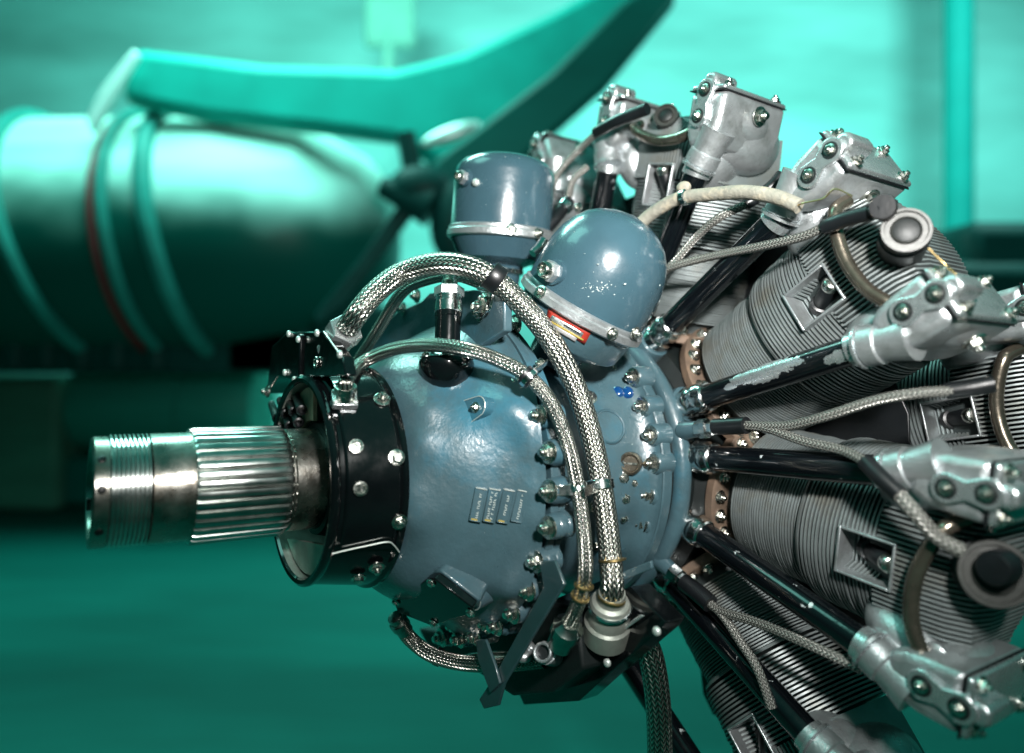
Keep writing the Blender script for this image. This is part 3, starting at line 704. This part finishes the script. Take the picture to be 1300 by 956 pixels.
p = E(110, 642, tf+.0145); m = MB(); m.box(V((tf+.012, p.y*.9, p.z*.9)), (.003, .004, .006)); m.build('locking_notch', M['dark'], shaft)

# ------------------------------------------------------------------ black brush ring around the shaft
m = MB(); m.lathe([(.150, .118), (.147, .132), (.149, .1365), (.154, .1365), (.157, .1325), (.165, .1315), (.222, .1225), (.226, .1245), (.230, .1245), (.233, .121), (.232, .1165), (.229, .1150)], n=120, cap=False); bring = m.build('brush_ring', M['black'], engine, ang=35)
m = MB(); m.lathe([(.229, .1152), (.16, .117), (.155, .108), (.153, .06)], n=96, cap=False); m.build('ring_liner', M['liner'], bring)
m = MB(); m.lathe([(.156, .116), (.1585, .115), (.1585, .061)], n=96, cap=False); m.build('back_plate', M['dark'], bring)
m = MB(); pts = [(r_*math.sin(math.radians(q)), r_*math.cos(math.radians(q))) for r_, q in ([(.111, q) for q in range(-80, 8, 8)]+[(.070, q) for q in range(4, -84, -8)])]
m.prism(pts, (0, 0, 0), (0, 1, 0), (0, 0, 1), (1, 0, 0), .212, .217); m.build('tan_plate', M['tan'], bring)
pts = [(.1125*math.sin(math.radians(q)), .1125*math.cos(math.radians(q))) for q in range(122, 226, 8)]
m = MB(); m.prism(pts, (0, 0, 0), (0, 1, 0), (0, 0, 1), (1, 0, 0), .214, .220); m.build('lower_plate', M['liner'], bring)
m = MB(); m.lathe([(.17, .0605), (.17, .075), (.20, .070), (.212, .067), (.213, .0605)], n=64, cap=False); m.build('shaft_seal', M['dark'], bring)
for (px, py) in ((352, 530), (363, 525), (373, 522), (383, 520), (357, 545), (368, 540), (379, 536), (372, 552)):
    a_ = E(px-7, py-17, .2185); b_ = E(px, py+1, .226); MB().lathe([(0, .0052), ((b_-a_).length-.004, .0062), ((b_-a_).length, .0068), ((b_-a_).length+.001, .0045), ((b_-a_).length-.006, .004)], a_, b_-a_, 16).build('rubber_boot', M['rubber'], bring)
# cover band on the ring and its screws
pr = [(.158, .1335), (.160, .1355), (.216, .1272), (.218, .1245)]
m = MB(); m.lathe(pr, n=60, a0=math.radians(-40), a1=math.radians(118), ref=(0, 0, 1)); 
m.v = [(x, -y, z) for x, y, z in m.v]; m.v = [(x, abs(y)*(1 if y > 0 else -1), z) for x, y, z in m.v]
m.build('cover_band', M['black'], bring, .0008)
def ring_pt(px, py, lift=0):
    v_, o_ = ray(px, py); s_ = .5
    while s_ < 1.3:
        p = o_+v_*s_; r = math.hypot(p.y, p.z); R_ = .1365-(p.x-.156)*.155 if .145 < p.x < .233 else 0
        if r < R_+lift: return p, V((.15, p.y/r, p.z/r)).normalized()
        s_ += .0006
    return E(px, py, .19), X
for q, me_, s in (((451.5, 567.5), PAN, 1.05), ((457, 620), PAN, 1.05), ((485, 508), NUTS, 1.1), ((503, 581), SCREW, 1.3), ((507, 662), NUTS, 1.0), ((478, 719), NUTS, 1.0), ((455, 733), SCREW, 1.2), ((341, 497), NUTS, 1.0)):
    p, n = ring_pt(*q)
    if q[0] < 400: p = E(*q, .225); n = X
    place('ring_screw', me_, p+n*.0005, n, bring, s)
m = MB(); pts = [ring_pt(x, y, .0035)[0] for x, y in ((422, 703), (438, 699), (470, 692), (492, 688), (500, 692), (507, 701))]; m.tube(spline(pts, 4), .0008, 6); m.build('safety_wire', M['glint'], bring)
# terminal block on top of the ring
quad = [(381, 436), (386, 421), (409, 420), (434, 454), (439, 477), (379, 480)]
P = [E(x, y, .222) for x, y in quad]; k = len(P)
m = MB(); m.add(P+[p-X*.014 for p in P], [tuple(range(k)), tuple(reversed(range(k, 2*k)))]+[(i, (i+1) % k, k+(i+1) % k, k+i) for i in range(k)]); tb = m.build('terminal_block', M['black'], engine, .002)
P2 = [E(x, y, .226) for x, y in ((345, 440), (366, 420), (381, 425), (379, 482), (352, 478), (338, 500))]; k = len(P2)
m = MB(); m.add(P2+[p-X*.03 for p in P2], [tuple(range(k)), tuple(reversed(range(k, 2*k)))]+[(i, (i+1) % k, k+(i+1) % k, k+i) for i in range(k)]); m.build('side_bracket', M['black'], tb, .002)
m = MB(); m.tube([E(382, 424, .2235), E(378, 478, .2235)], .0007, 6); m.build('worn_edge', M['glint'], tb)
m = MB(); m.tube([E(411, 421, .2235), E(434, 453, .2235)], .0009, 6); m.build('worn_edge', M['glint'], tb)
place('panel_screw', PAN, E(403, 460, .2225), X, tb, .9)
for q in ((368, 424), (380, 431), (404, 423), (433, 450), (363, 473), (375, 482), (384, 480)): place('rivet_head', DOT, E(*q, .2265), X, tb, 1.25)
# square socket where the thin hose plugs in
p, n = ring_pt(437, 510); f = frame(p, n); ax3 = (f.col[1].to_3d(), f.col[2].to_3d(), n)
m = MB(); m.box(p+n*.003, (.014, .012, .004), ax3); m.build('hose_base', M['plate'], bring, .0012)
for sx in (-1, 1):
    for sy in (-1, 1): place('rivet_head', DOT, p+ax3[0]*sx*.0108+ax3[1]*sy*.0085+n*.007, n, bring, .9)
hb = p+n*.005; hd = (E(439, 488, (p+n*.02).x)-hb).normalized(); HOSE0 = hb+hd*.014
m = MB(); m.lathe([(0, .011), (.010, .011), (.011, .0125), (.016, .0125), (.017, .010)], hb, hd, 24); m.build('hose_collar', M['nutsteel'], bring)

# ------------------------------------------------------------------ magnetos
def magneto(basepx, tb_, toppx, tt, r, name, lab, sc=1.0):
    b = E(*basepx, tb_); t = E(*toppx, tt); ax = (t-b).normalized(); H = (t-b).length
    m = MB(); m.lathe([(.0, r), (.008, r), (H*.35, r*.985), (H*.55, r*.95), (H*.70, r*.87), (H*.82, r*.74), (H*.91, r*.55), (H*.97, r*.32), (H, .0)], b, ax, 72)
    # smooth the crown
    dome = m.build('magneto', M['blue2'], engine, ang=80, label=lab)
    m = MB(); m.lathe([(-.012, r*.96), (-.012, r*1.03), (-.010, r*1.065), (-.002, r*1.065), (.0, r*1.04), (.004, r*1.04), (.006, r*1.0)], b, ax, 72); m.build('rim', M['alu'], dome)
    m = MB(); m.lathe([(-.085, r*.42), (-.060, r*.44), (-.050, r*.50), (-.04, r*.80), (-.012, r*.99)], b, ax, 48); m.build('magneto_base', M['blue2'], dome)
    return dome, b, ax, H, r
d2 = magneto((741, 388), -.085, (806, 274), -.115, .0815, 'magneto', 'front blue dome with bright streak and red label')
d1 = magneto((636, 296), -.075, (643, 196), -.075, .076, 'magneto', 'left blue drum shaped dome')
# drum shaped left one is flatter: rebuild crown
dome, b, ax, H, r = d1
me = MB().lathe([(.0, r), (.006, r), (H*.70, r*.99), (H*.80, r*.95), (H*.88, r*.84), (H*.94, r*.62), (H*.985, r*.3), (H, 0)], b, ax, 72).mesh('magneto_drum', M['blue2'], 80); dome.data = me
dome, b, ax, H, r = d2
me = MB().lathe([(.0, r), (.006, r), (H*.28, r*.995), (H*.45, r*.97), (H*.60, r*.91), (H*.72, r*.82), (H*.83, r*.69), (H*.91, r*.52), (H*.97, r*.30), (H, 0)], b, ax, 96).mesh('magneto_dome', M['blue2'], 80); dome.data = me
def on_magneto(dd, px, py):
    dome, b, ax, H, r = dd; v_, o_ = ray(px, py); s_ = .6
    while s_ < 1.3:
        p = o_+v_*s_; h_ = (p-b).dot(ax); q = p-b-ax*h_
        if -.07 < h_ < H*.9 and q.length < r*(1 if h_ > -.015 else .93): return p, q.normalized()
        s_ += .0008
    return b, X
def vent(dd, px, py, s=1.0):
    p, n = on_magneto(dd, px, py); n = (n*.8+X*.5).normalized(); f = MB(); f.lathe([(-.004, .015*s), (.004, .015*s), (.0045, .012*s)], p, n, 26); f.build('vent_boss', M['blue2'], dd[0])
    g = MB(); g.lathe([(.004, .0125*s), (.013*s, .0125*s)], p, n, 6); g.build('vent_hex', M['alu'], dd[0])
    g = MB(); g.lathe([(.013*s, .0095*s), (.020*s, .0095*s), (.022*s, .008*s), (.021*s, .005*s), (.018*s, .0045*s)], p, n, 22); g.build('vent_tip', M['nutsteel'], dd[0])
vent(d2, 705, 346, 1.05); vent(d1, 592, 226, .8)
p, n = on_magneto(d1, 605, 232); place('rivet_head', DOT, p, n, d1[0], 1.6)
def strap(dd, px0, px1):
    dome, b, ax, H, r = dd
    for q in px0: p, n = on_magneto(dd, *q); place('rim_screw', NUTS, p+n*.005, ax*.2+n, dome, .9)
strap(d1, ((648, 292), (680, 297)), 0); strap(d2, ((775, 422), (802, 420), (690, 372)), 0)
# red instruction label on the base of the front magneto
def label_plate(dd, quadpx, parent, th=.0012):
    P = []
    dome, b, ax, H, r = dd
    P = [on_magneto(dd, x, y)[0] for x, y in quadpx]
    return P
dome, b, ax, H, r = d2
def cone_pt(px, py, t=None):
    # point of the case neck under the magneto
    v_, o_ = ray(px, py); s_ = .6
    while s_ < 1.3:
        p = o_+v_*s_; h_ = (p-b).dot(ax); q = p-b-ax*h_
        R_ = r*1.0 if h_ > -.012 else r*(.97+h_*1.5)
        if -.085 < h_ < 0 and q.length < R_: return p, q.normalized()
        s_ += .0006
    return None
m2 = MB(); m2.lathe([(-.060, r*.55), (-.050, r*.84), (-.046, r*.89), (-.012, r*.965)], b, ax, 60); m2.build('magneto_neck', M['blue'], dome)
def neck(px, py, lift):
    v_, o_ = ray(px, py); s_ = .6
    while s_ < 1.3:
        p = o_+v_*s_; h_ = (p-b).dot(ax); q = p-b-ax*h_
        R_ = r*(.965+(h_+.012)*1.98/ (1)) if h_ < -.012 else r*.965
        R_ = r*(.965-(-.012-h_)*2.0) if h_ < -.012 else r*.965
        if -.095 < h_ < .0 and q.length < R_+lift: return p
        s_ += .0004
    return E(px, py, -.02)
def sheet(name, quad_, lift, mt, parent, nu=10, nv=3):
    (a_, b2, c_, d_) = quad_; vs = []
    for j in range(nv+1):
        for i in range(nu+1):
            u, v2 = i/nu, j/nv; x = (a_[0]*(1-u)+b2[0]*u)*(1-v2)+(d_[0]*(1-u)+c_[0]*u)*v2; y = (a_[1]*(1-u)+b2[1]*u)*(1-v2)+(d_[1]*(1-u)+c_[1]*u)*v2
            vs.append(neck(x, y, lift))
    m = MB(); m.add(vs, [(j*(nu+1)+i, j*(nu+1)+i+1, (j+1)*(nu+1)+i+1, (j+1)*(nu+1)+i) for j in range(nv) for i in range(nu)])
    o = m.build(name, mt, parent); s_ = o.modifiers.new('thick', 'SOLIDIFY'); s_.thickness = .0006; return o
lab = sheet('red_label', ((696, 391), (751, 421), (742, 438), (694, 404)), .0015, M['red'], dome)
sheet('label_panel', ((701, 400), (741, 423), (737, 430), (697, 406)), .0024, M['plate'], dome)
sheet('label_panel', ((703, 412), (733, 429), (730, 434), (706, 420)), .0024, M['white'], dome)
sheet('label_line', ((695, 405), (741, 431), (740, 433), (695, 407)), .0030, M['yellow'], dome)
m = MB()
for i in range(9):
    q = neck(717+i*2.3, 411.5+i*1.32+1.5, .003); m.box(q, (.0007, .0007, .0007))
m.build('label_marks', M['rubber'], dome, kind='stuff')

# ------------------------------------------------------------------ hoses
def hose(name, pts, r, mt, parent=engine, n=16, label=None):
    return MB().tube(spline([E(*p) if not isinstance(p, V) else p for p in pts], 10), r, n).build(name, M[mt], parent, ang=80, label=label)
big = hose('braided_hose', [(440, 418, .201), (454, 398, .194), (478, 370, .172), (512, 346, .138), (560, 334, .105), (608, 343, .070), (650, 374, .035), (694, 424, .0), (727, 483, -.030), (749, 548, -.045), (763, 615, -.05), (772, 680, -.05), (777, 738, -.045), (776, 762, -.045)], .0134, 'braid', label='thick braided steel hose arching over the nose')
sml = hose('braided_hose', [HOSE0, HOSE0+hd*.008, (453, 466, .172), (474, 453, .150), (505, 442, .138), (545, 438, .122), (590, 443, .100), (635, 458, .068), (670, 478, .044), (700, 512, .022), (722, 568, .008), (735, 630, -.004), (742, 690, -.004), (742, 735, -.004), (731, 773, -.004), (716, 802, -.004)], .0083, 'braid2', label='thinner braided steel hose over the nose')
inner = hose('braided_hose', [(452, 462, .125), (476, 425, .115), (510, 372, .10), (545, 354, .08), (580, 350, .06), (612, 360, .03)], .008, 'braid2', label='short braided hose tucked under the thick one')
hose('braided_hose', [(506, 790, .10), (522, 812, .08), (550, 832, .06), (590, 842, .03), (640, 843, .0), (690, 838, -.03)], .0098, 'braid', label='braided hose along the bottom of the nose')
hose('braided_hose', [(800, 800, -.12), (818, 815, -.13), (829, 845, -.14), (836, 900, -.15), (838, 960, -.16)], .0155, 'braid', label='braided hose dropping from the bottom bracket')
hose('braided_hose', [(570, 842, .02), (610, 835, .0), (650, 833, -.02)], .007, 'braid2')
# big hose coupling on the terminal block
a_ = E(424, 440, .205); b_ = E(444, 412, .200); d_ = (b_-a_).normalized(); Lc = (b_-a_).length
m = MB(); m.lathe([(-.01, .017), (Lc*.45, .017), (Lc*.46, .0155)], a_, d_, 30); o = m.build('hose_coupling', M['plate'], engine)
m = MB(); m.lathe([(Lc*.42, .0195), (Lc*.45, .0208), (Lc*.80, .0208), (Lc*.83, .0195)], a_, d_, 6); m.build('coupling_nut', M['plate'], o)
# clamps and bands
def band(pts_px, r, w_, mt, name, parent=engine):
    a_ = E(*pts_px[0]); b_ = E(*pts_px[1]); c = (a_+b_)/2; d_ = (b_-a_).normalized()
    return MB().lathe([(-w_, r-.001), (-w_, r), (-w_*.8, r+.0012), (w_*.8, r+.0012), (w_, r), (w_, r-.001)], c, d_, 30).build(name, M[mt], parent)
c1 = band(((620, 347, .062), (636, 359, .048)), .0158, .0085, 'rubber', 'hose_clamp')
pts = [E(625, 368, .05), E(612, 366, .05), E(607, 372, .05), (E(612, 395, .05)), E(624, 396, .05)]
m = MB(); m.tube(spline([E(607, 366, .052), E(622, 369, .052), E(626, 374, .052), E(622, 392, .052), E(612, 396, .052)], 4), .0022, 8); m.build('clamp_bracket', M['chrome'], c1)
place('clamp_nut', NUT, E(612, 390, .052), X, c1, 1.0)
c2 = band(((731, 612, -.004), (734, 626, -.004)), .0105, .0055, 'chrome', 'hose_clamp'); band(((761, 609, -.05), (763, 622, -.05)), .0155, .006, 'chrome', 'hose_clamp')
def strapbox(a_, b_, hw, th, mt, name, parent, nrm=None):
    d_ = (b_-a_); L_ = d_.length; d_.normalize(); nr = nrm or X; y = d_.cross(nr).normalized(); z = d_.cross(y)
    return MB().box((a_+b_)/2, (L_/2, hw, th), (d_, y, z)).build(name, M[mt], parent, .0006)
strapbox(E(741, 624, .0), E(760, 618, -.04), .006, .0012, 'chrome', 'clamp_link', c2)
strapbox(E(702, 623, .024), E(728, 622, .004), .006, .0012, 'chrome', 'clamp_link', c2)
c3 = band(((664, 474, .048), (676, 483, .040)), .0106, .0065, 'rubber', 'hose_clamp'); band(((670, 478, .044), (673, 481, .042)), .0112, .0035, 'chrome', 'hose_clamp')
strapbox(E(674, 474, .036), E(694, 460, .0), .0045, .0012, 'chrome', 'clamp_link', c3); place('clamp_nut', NUTS, E(687, 462, .004), X, c3, .8)
for pp in (((777, 709, -.048), (777.5, 713, -.048)),): band(pp, .0144, .0012, 'brass', 'wire_band', big)
for pp in (((741.5, 742, -.004), (741, 745, -.004)), ((737, 756, -.004), (736, 759, -.004))): band(pp, .0096, .0010, 'brass', 'wire_band', sml)
band(((777, 757, -.045), (776, 761, -.045)), .0146, .0012, 'brass', 'wire_band', big)
band(((553, 832, .056), (560, 835, .050)), .0105, .005, 'rubber', 'hose_clamp')

# ------------------------------------------------------------------ lower bracket group
lo = E(776, 775, -.05)
a_ = E(777, 752, -.045); b_ = E(770, 800, -.06); d_ = (b_-a_).normalized()
m = MB(); m.lathe([(0, .015), (.012, .0165), (.014, .021), (.019, .0235), (.024, .0235), (.026, .0215), (.034, .024), (.042, .024), (.045, .027), (.06, .027), (.07, .027)], a_, d_, 36); o = m.build('hose_elbow', M['liner'], engine)
m = MB(); m.lathe([(.018, .0238), (.0195, .0252), (.0225, .0252), (.024, .0238)], a_, d_, 40); m.build('seal_ring', M['chrome'], o)
a_ = E(724, 790, -.004); b_ = E(708, 825, -.01); d_ = (b_-a_).normalized()
m = MB(); m.lathe([(0, .010), (.004, .0125), (.008, .0175), (.020, .0175), (.022, .015), (.04, .015)], a_, d_, 30); m.build('hose_elbow', M['pipe'], engine)
a_ = E(688, 828, .012); b_ = E(705, 832, -.03); d_ = (b_-a_).normalized()
m = MB(); m.lathe([(0.010, .0075), (0.001, .0080), (0, .0095), (.001, .011), (.012, .011), (.0125, .0125), (.02, .0125), (.05, .0125)], a_, d_, 28, cap=False); stub = m.build('pipe_stub', M['alu'], engine)
m = MB(); m.lathe([(.0, .0076), (.0004, 0)], a_+d_*.008, d_, 24); m.build('stub_bore', M['rubber'], stub)
m = MB(); m.ell(E(665, 832, .0), (.012, .012, .008)); m.ell(E(668, 818, -.01), (.008, .016, .006)); m.build('cast_lug', M['alu'], stub)
# black sheet bracket behind the fittings
def plate_px(pts, t, th, mt, name, parent=engine, bevel=.001, dt=None):
    P = [E(x, y, (t if dt is None else t+dt*(x-700))) for x, y in pts]; k = len(P); n = (P[1]-P[0]).cross(P[-1]-P[0]).normalized(); n = toward(n, P[0])
    m = MB(); m.add(P+[p-n*th for p in P], [tuple(range(k)), tuple(reversed(range(k, 2*k)))]+[(i, (i+1) % k, k+(i+1) % k, k+i) for i in range(k)]); return m.build(name, M[mt], parent, bevel)
br = plate_px([(738, 770), (800, 745), (845, 790), (838, 800), (770, 858), (735, 890), (665, 895), (650, 862)], -.07, .03, 'black', 'lower_bracket')
plate_px([(700, 762), (826, 712), (827, 722), (703, 772)], -.055, .004, 'blue', 'bracket_bar', br)
plate_px([(736, 790), (765, 815), (812, 780), (817, 782), (757, 826), (733, 796)], -.060, .003, 'plate', 'bracket_edge', br)
for q in ((753, 817), (835, 801), (772, 841), (684, 845)): place('rivet_head', DOT, E(*q, -.055), X, br, 1.4)
# V shaped straps
v1 = plate_px([(684, 712), (704, 712), (716, 742), (640, 868), (632, 896), (614, 900), (608, 888), (625, 862), (690, 745)], .026, .004, 'strap', 'v_strap')
plate_px([(604, 812), (616, 812), (628, 845), (634, 868), (622, 880), (606, 836)], .03, .004, 'strap', 'v_strap', v1)

# ------------------------------------------------------------------ ignition leads
f1 = fitting((866, 547), -.222, (912, 542)); f2 = fitting((838, 712), -.222, (872, 742))
def lead(pts, r=.0056, mt='lead', name='ignition_lead', label=None): return hose(name, pts, r, mt, n=10, label=label)
def sleeve(pts, r=.0095): return hose('rubber_sleeve', pts, r, 'rubber', n=14)
T = -.222
sleeve([(908, 542, T), (930, 541, T), (948, 540, T)], .0105)
lead([(944, 540, T), (975, 541, T), (1005, 540, T+.0), (1050, 528, T), (1110, 509, T-.01), (1160, 500, T-.02), (1210, 496, T-.04)])
lead([(944, 540, T), (975, 544, T), (1020, 560, T), (1070, 572, T), (1105, 590, T+.01)])
sleeve([(1098, 585, T+.008), (1118, 606, T+.012), (1142, 628, T+.012)], .0088)
lead([(1138, 624, T+.012), (1165, 655, T+.01), (1190, 682, T), (1222, 700, T-.01)], .0075)
sleeve([(868, 739, T), (885, 752, T), (902, 767, T)], .0115)
lead([(900, 765, T), (915, 776, T), (960, 790, T), (1020, 815, T), (1095, 850, T-.02)])
lead([(900, 765, T), (918, 782, T), (940, 815, T), (962, 850, T), (980, 900, T)])
lead([(842, 345, T+.01), (858, 337, T+.01), (905, 325, T), (970, 312, T), (1020, 300, T), (1052, 285, T)])
lead([(842, 345, T+.01), (856, 333, T+.01), (885, 300, T), (915, 275, T), (950, 258, T-.02)])
sleeve([(1046, 289, T), (1075, 278, T), (1105, 270, T)], .0085)
lead([(698, 262, -.16), (702, 235, -.17), (712, 215, -.18), (735, 190, -.2), (762, 165, -.2)])
sleeve([(757, 168, -.2), (785, 153, -.2), (822, 138, -.21)], .009)
lead([(722, 250, -.18), (728, 228, -.18), (745, 212, -.2)])
sleeve([(692, 292, -.12), (706, 276, -.14), (722, 256, -.17)], .0095)
band(((714, 266, -.155), (722, 258, -.165)), .0105, .005, 'chrome', 'hose_clamp'); place('clamp_nut', NUTS, E(735, 264, -.16), X, engine, .9)
hose('oil_pipe', [(690, 305, -.08), (684, 314, -.07), (676, 322, -.06)], .006, 'chrome')
# cloth wrapped hose with its clamp
hose('wrapped_hose', [(800, 300, -.17), (815, 282, -.18), (835, 266, -.185), (862, 252, -.19), (900, 247, -.195), (945, 244, -.2), (985, 250, -.205), (1015, 262, -.21)], .0088, 'cloth', label='dirty white wrapped hose')
band(((867, 251, -.19), (874, 249, -.19)), .0098, .004, 'chrome', 'hose_clamp')
m = MB(); m.ell(E(868, 238, -.19), (.008, .011, .008)); m.build('clamp_tab', M['cloth'], engine)
0 and hose('oil_pipe', [(798, 165, -.24), (806, 177, -.235), (830, 184, -.23), (866, 179, -.235), (888, 174, -.24), (897, 180, -.25)], .0072, 'brown', label='brown curved pipe between the two top heads')
# spark coils: ringed cups behind the heads
def coil(px, py, t, r=.028, lab=None):
    c = E(px, py, t); n = (X*.55+V((0, c.y, c.z)).normalized()*-.0+V((0, .35, .1))).normalized()
    o = MB().lathe([(-.05, r*.9), (0, r*.95), (.004, r), (.006, r*.97), (.006, r*.85), (.003, r*.82), (.003, r*.62), (.006, r*.60), (.007, r*.55), (.004, r*.5), (.002, r*.3), (.002, 0)], c, n, 40).build('ignition_coil', M['coil'], engine)
    MB().lathe([(.002, r*.60), (.0045, r*.57), (.006, r*.45)], c, n, 30).build('coil_ring', M['dark'], o)
    MB().lathe([(-.06, r*1.02), (-.012, r*1.02), (-.010, r*.9)], c, n, 36).build('coil_case', M['rubber'], o)
    return c, n, o
coil(1150, 294, -.235, .024); coil(1262, 728, -.255, .031); coil(846, 148, -.26, .018)
m = MB(); a_ = E(1121, 263, -.215); m.lathe([(-.01, .0125), (0, .0135), (.004, .0125), (.0042, 0)], a_, X*.8+V((0, .3, 0)), 24); m.cyl(E(1100, 272, -.222), a_, .006); m.build('coil_plug', M['rubber'], engine)
m = MB(); a_ = E(1262, 722, -.235); m.lathe([(-.02, .016), (0, .016), (.003, .014), (.0035, 0)], a_, X, 26); m.build('coil_plug', M['rubber'], engine)
hose('safety_wire', [(1178, 315, -.23), (1200, 336, -.24), (1215, 350, -.24), (1232, 372, -.25)], .0011, 'brass')
hose('safety_wire', [(1082, 249, -.205), (1060, 240, -.204), (1045, 252, -.204), (1020, 258, -.204), (1000, 266, -.21)], .0009, 'brass')

# dark oil sump body under the nose, behind the straps
plate_px([(530, 798), (610, 812), (690, 765), (730, 770), (740, 850), (700, 880), (650, 884), (600, 850), (545, 826)], -.03, .12, 'dark', 'oil_sump', engine, .004, None)
# worn places: thin flakes of bare primer where the paint has gone
def flakes(name, centre, spread, count, size, mt, parent, finder, seed=1, ang=0., asp=2.2):
    rnd = random.Random(seed); m = MB()
    for _ in range(count):
        dx = rnd.gauss(0, spread[0]); dy = rnd.gauss(0, spread[1]); ca, sa = math.cos(ang), math.sin(ang)
        r = finder(centre[0]+dx*ca-dy*sa, centre[1]+dx*sa+dy*ca)
        if r is None: continue
        p, n = r; sz = size*(.35+rnd.random()**2*1.3); f = frame(p+n*.0004, n); ex = f.col[1].to_3d(); ey = f.col[2].to_3d(); a0 = rnd.random()*6.28
        k = 7; poly = []
        for i in range(k):
            t = 2*PI*i/k; rr = sz*(.45+.75*rnd.random()); x = rr*math.cos(t)*asp**.5; y = rr*math.sin(t)/asp**.5
            poly.append((x*math.cos(a0)-y*math.sin(a0), x*math.sin(a0)+y*math.cos(a0)))
        m.prism(poly, p-n*.0006, ex, ey, n, 0, .0010)
    return m.build(name, M[mt], parent, kind='stuff')
M['primer'] = mat('pale_bare_primer', (.42, .48, .46), .5, .1, 0, .2, 200)
def sf(x, y): return surf(x, y)
flakes('paint_chips', (543, 560), (6, 9), 24, .0017, 'primer', nose, sf, 1)
flakes('paint_chips', (553, 572), (7, 4), 14, .0016, 'primer', nose, sf, 2)
flakes('paint_chips', (600, 470), (50, 8), 26, .0009, 'primer', nose, sf, 3)
flakes('paint_chips', (640, 560), (45, 40), 45, .0006, 'primer', nose, sf, 4)
flakes('paint_chips', (600, 690), (50, 12), 22, .0006, 'primer', nose, sf, 5, .35)
flakes('paint_chips', (790, 560), (30, 50), 26, .0008, 'primer', case, sf, 6)
for dd, c0, sp_, nn in ((d2, (757, 366), (12, 5), 50), (d2, (760, 340), (30, 30), 9), (d1, (640, 240), (32, 24), 14)):
    flakes('paint_chips', c0, sp_, nn, .0007, 'primer', dd[0], lambda x, y, dd=dd: on_magneto(dd, x, y), 7+nn)

# the chipped pushrod tube: ragged bare metal where the black paint has flaked off
from mathutils import noise
a_ = E(878, 510, -.243); b_ = S('B', 1); d_ = (b_-a_).normalized(); Lr = (b_-a_).length
e1 = (EYEP-(a_+b_)/2); e1 = (e1-d_*e1.dot(d_)).normalized(); e2 = d_.cross(e1)
if (e2.z < 0): e2 = -e2
m = MB(); NL, NA = 260, 64
def bare(u, a):
    x = u*9; n1 = noise.noise(V((x*1.3, a*1.6, 3.1)))*.55+noise.noise(V((x*4, a*4, 7.7)))*.28+noise.noise(V((x*13, a*11, 1.7)))*.22
    q = 1-((u-.52)/.24)**2-((a-.55)/.75)**2*1.0
    q2 = 1-((u-.90)/.065)**2-((a+.15)/.45)**2
    q3 = 1-((u-.33)/.05)**2-((a-.25)/.30)**2
    return max(q, q2, q3)*.8+n1*1.1 > .08
for i in range(NL):
    for j in range(NA):
        u0, u1 = .12+.84*i/NL, .12+.84*(i+1)/NL; a0, a1 = -1.2+2.6*j/NA, -1.2+2.6*(j+1)/NA
        if bare((u0+u1)/2, (a0+a1)/2):
            q = [a_+d_*(Lr*u)+(e1*math.cos(a)+e2*math.sin(a))*.01685 for u, a in ((u0, a0), (u1, a0), (u1, a1), (u0, a1))]
            m.add(q, [(0, 1, 2, 3)])
rod = [o for o in bpy.data.objects if o.get('label') == 'black pushrod tube with large bare chips'][0]
m.build('bare_patch', M['plate'], rod, kind='stuff', ang=60, fixn=False)

# neck ring, drain stub and small red tag under the left dome
dome, b, ax, H, r = d1
MB().lathe([(-.062, r*.47), (-.061, r*.50), (-.054, r*.50), (-.053, r*.47)], b, ax, 40).build('neck_ring', M['chrome'], dome)
MB().lathe([(0, .0085), (.012, .0085), (.013, .0105), (.022, .0105), (.023, .009)], E(598, 300, -.03), E(584, 318, -.02)-E(598, 300, -.03), 20).build('drain_stub', M['alu'], dome)
p, n = E(610, 322, -.05), X
m = MB(); m.box(p, (.001, .004, .010)); m.build('red_tag', M['red'], dome)
# stand that carries the engine from behind
c = em @ V((-.92, 0, 0)); st_ = bpy.data.objects.new('engine_stand', None); col.objects.link(st_); st_.location = (c.x, c.y, FL)
tag(st_, 'dark steel stand hidden behind the engine carrying it off the floor', 'stand')
MB().cyl((0, 0, 0), (0, 0, c.z-FL), .06, n=20).build('post', M['dark'], st_)
MB().box((0, 0, .03), (.35, .35, .03)).build('base_plate', M['dark'], st_, .006)
MB().lathe([(0, .16), (.12, .16)], em.to_3x3() @ V((.0, 0, 0))+V((0, 0, c.z-FL)), em.to_3x3() @ X, 40).build('mount_flange', M['dark'], st_)

# ends of the loose leads and of the bottom hose
hose('rubber_sleeve', [(1200, 497, -.262), (1230, 493, -.27), (1262, 487, -.28)], .0085, 'rubber', n=14)
hose('rubber_sleeve', [(946, 260, -.24), (962, 250, -.25), (980, 236, -.26), (992, 222, -.27)], .0075, 'rubber', n=14)
p_ = E(506, 790, .10); q_ = E(512, 798, .092); d_ = (q_-p_).normalized()
MB().lathe([(-.012, .0075), (-.011, .0095), (-.002, .0095), (-.001, .0125), (.008, .0125), (.009, .0108), (.018, .0108)], p_, d_, 24).build('hose_end', M['pipe'], engine)
for q, sc_ in (((748, 505), .8), ((752, 640), .8), ((792, 632), .9), ((790, 656), .8), ((757, 690), .8), ((745, 560), .7), ((765, 462), .8)):
    p, n = surf(*q); place('case_nut', NUT, p, (n+X*.6).normalized(), case, sc_)
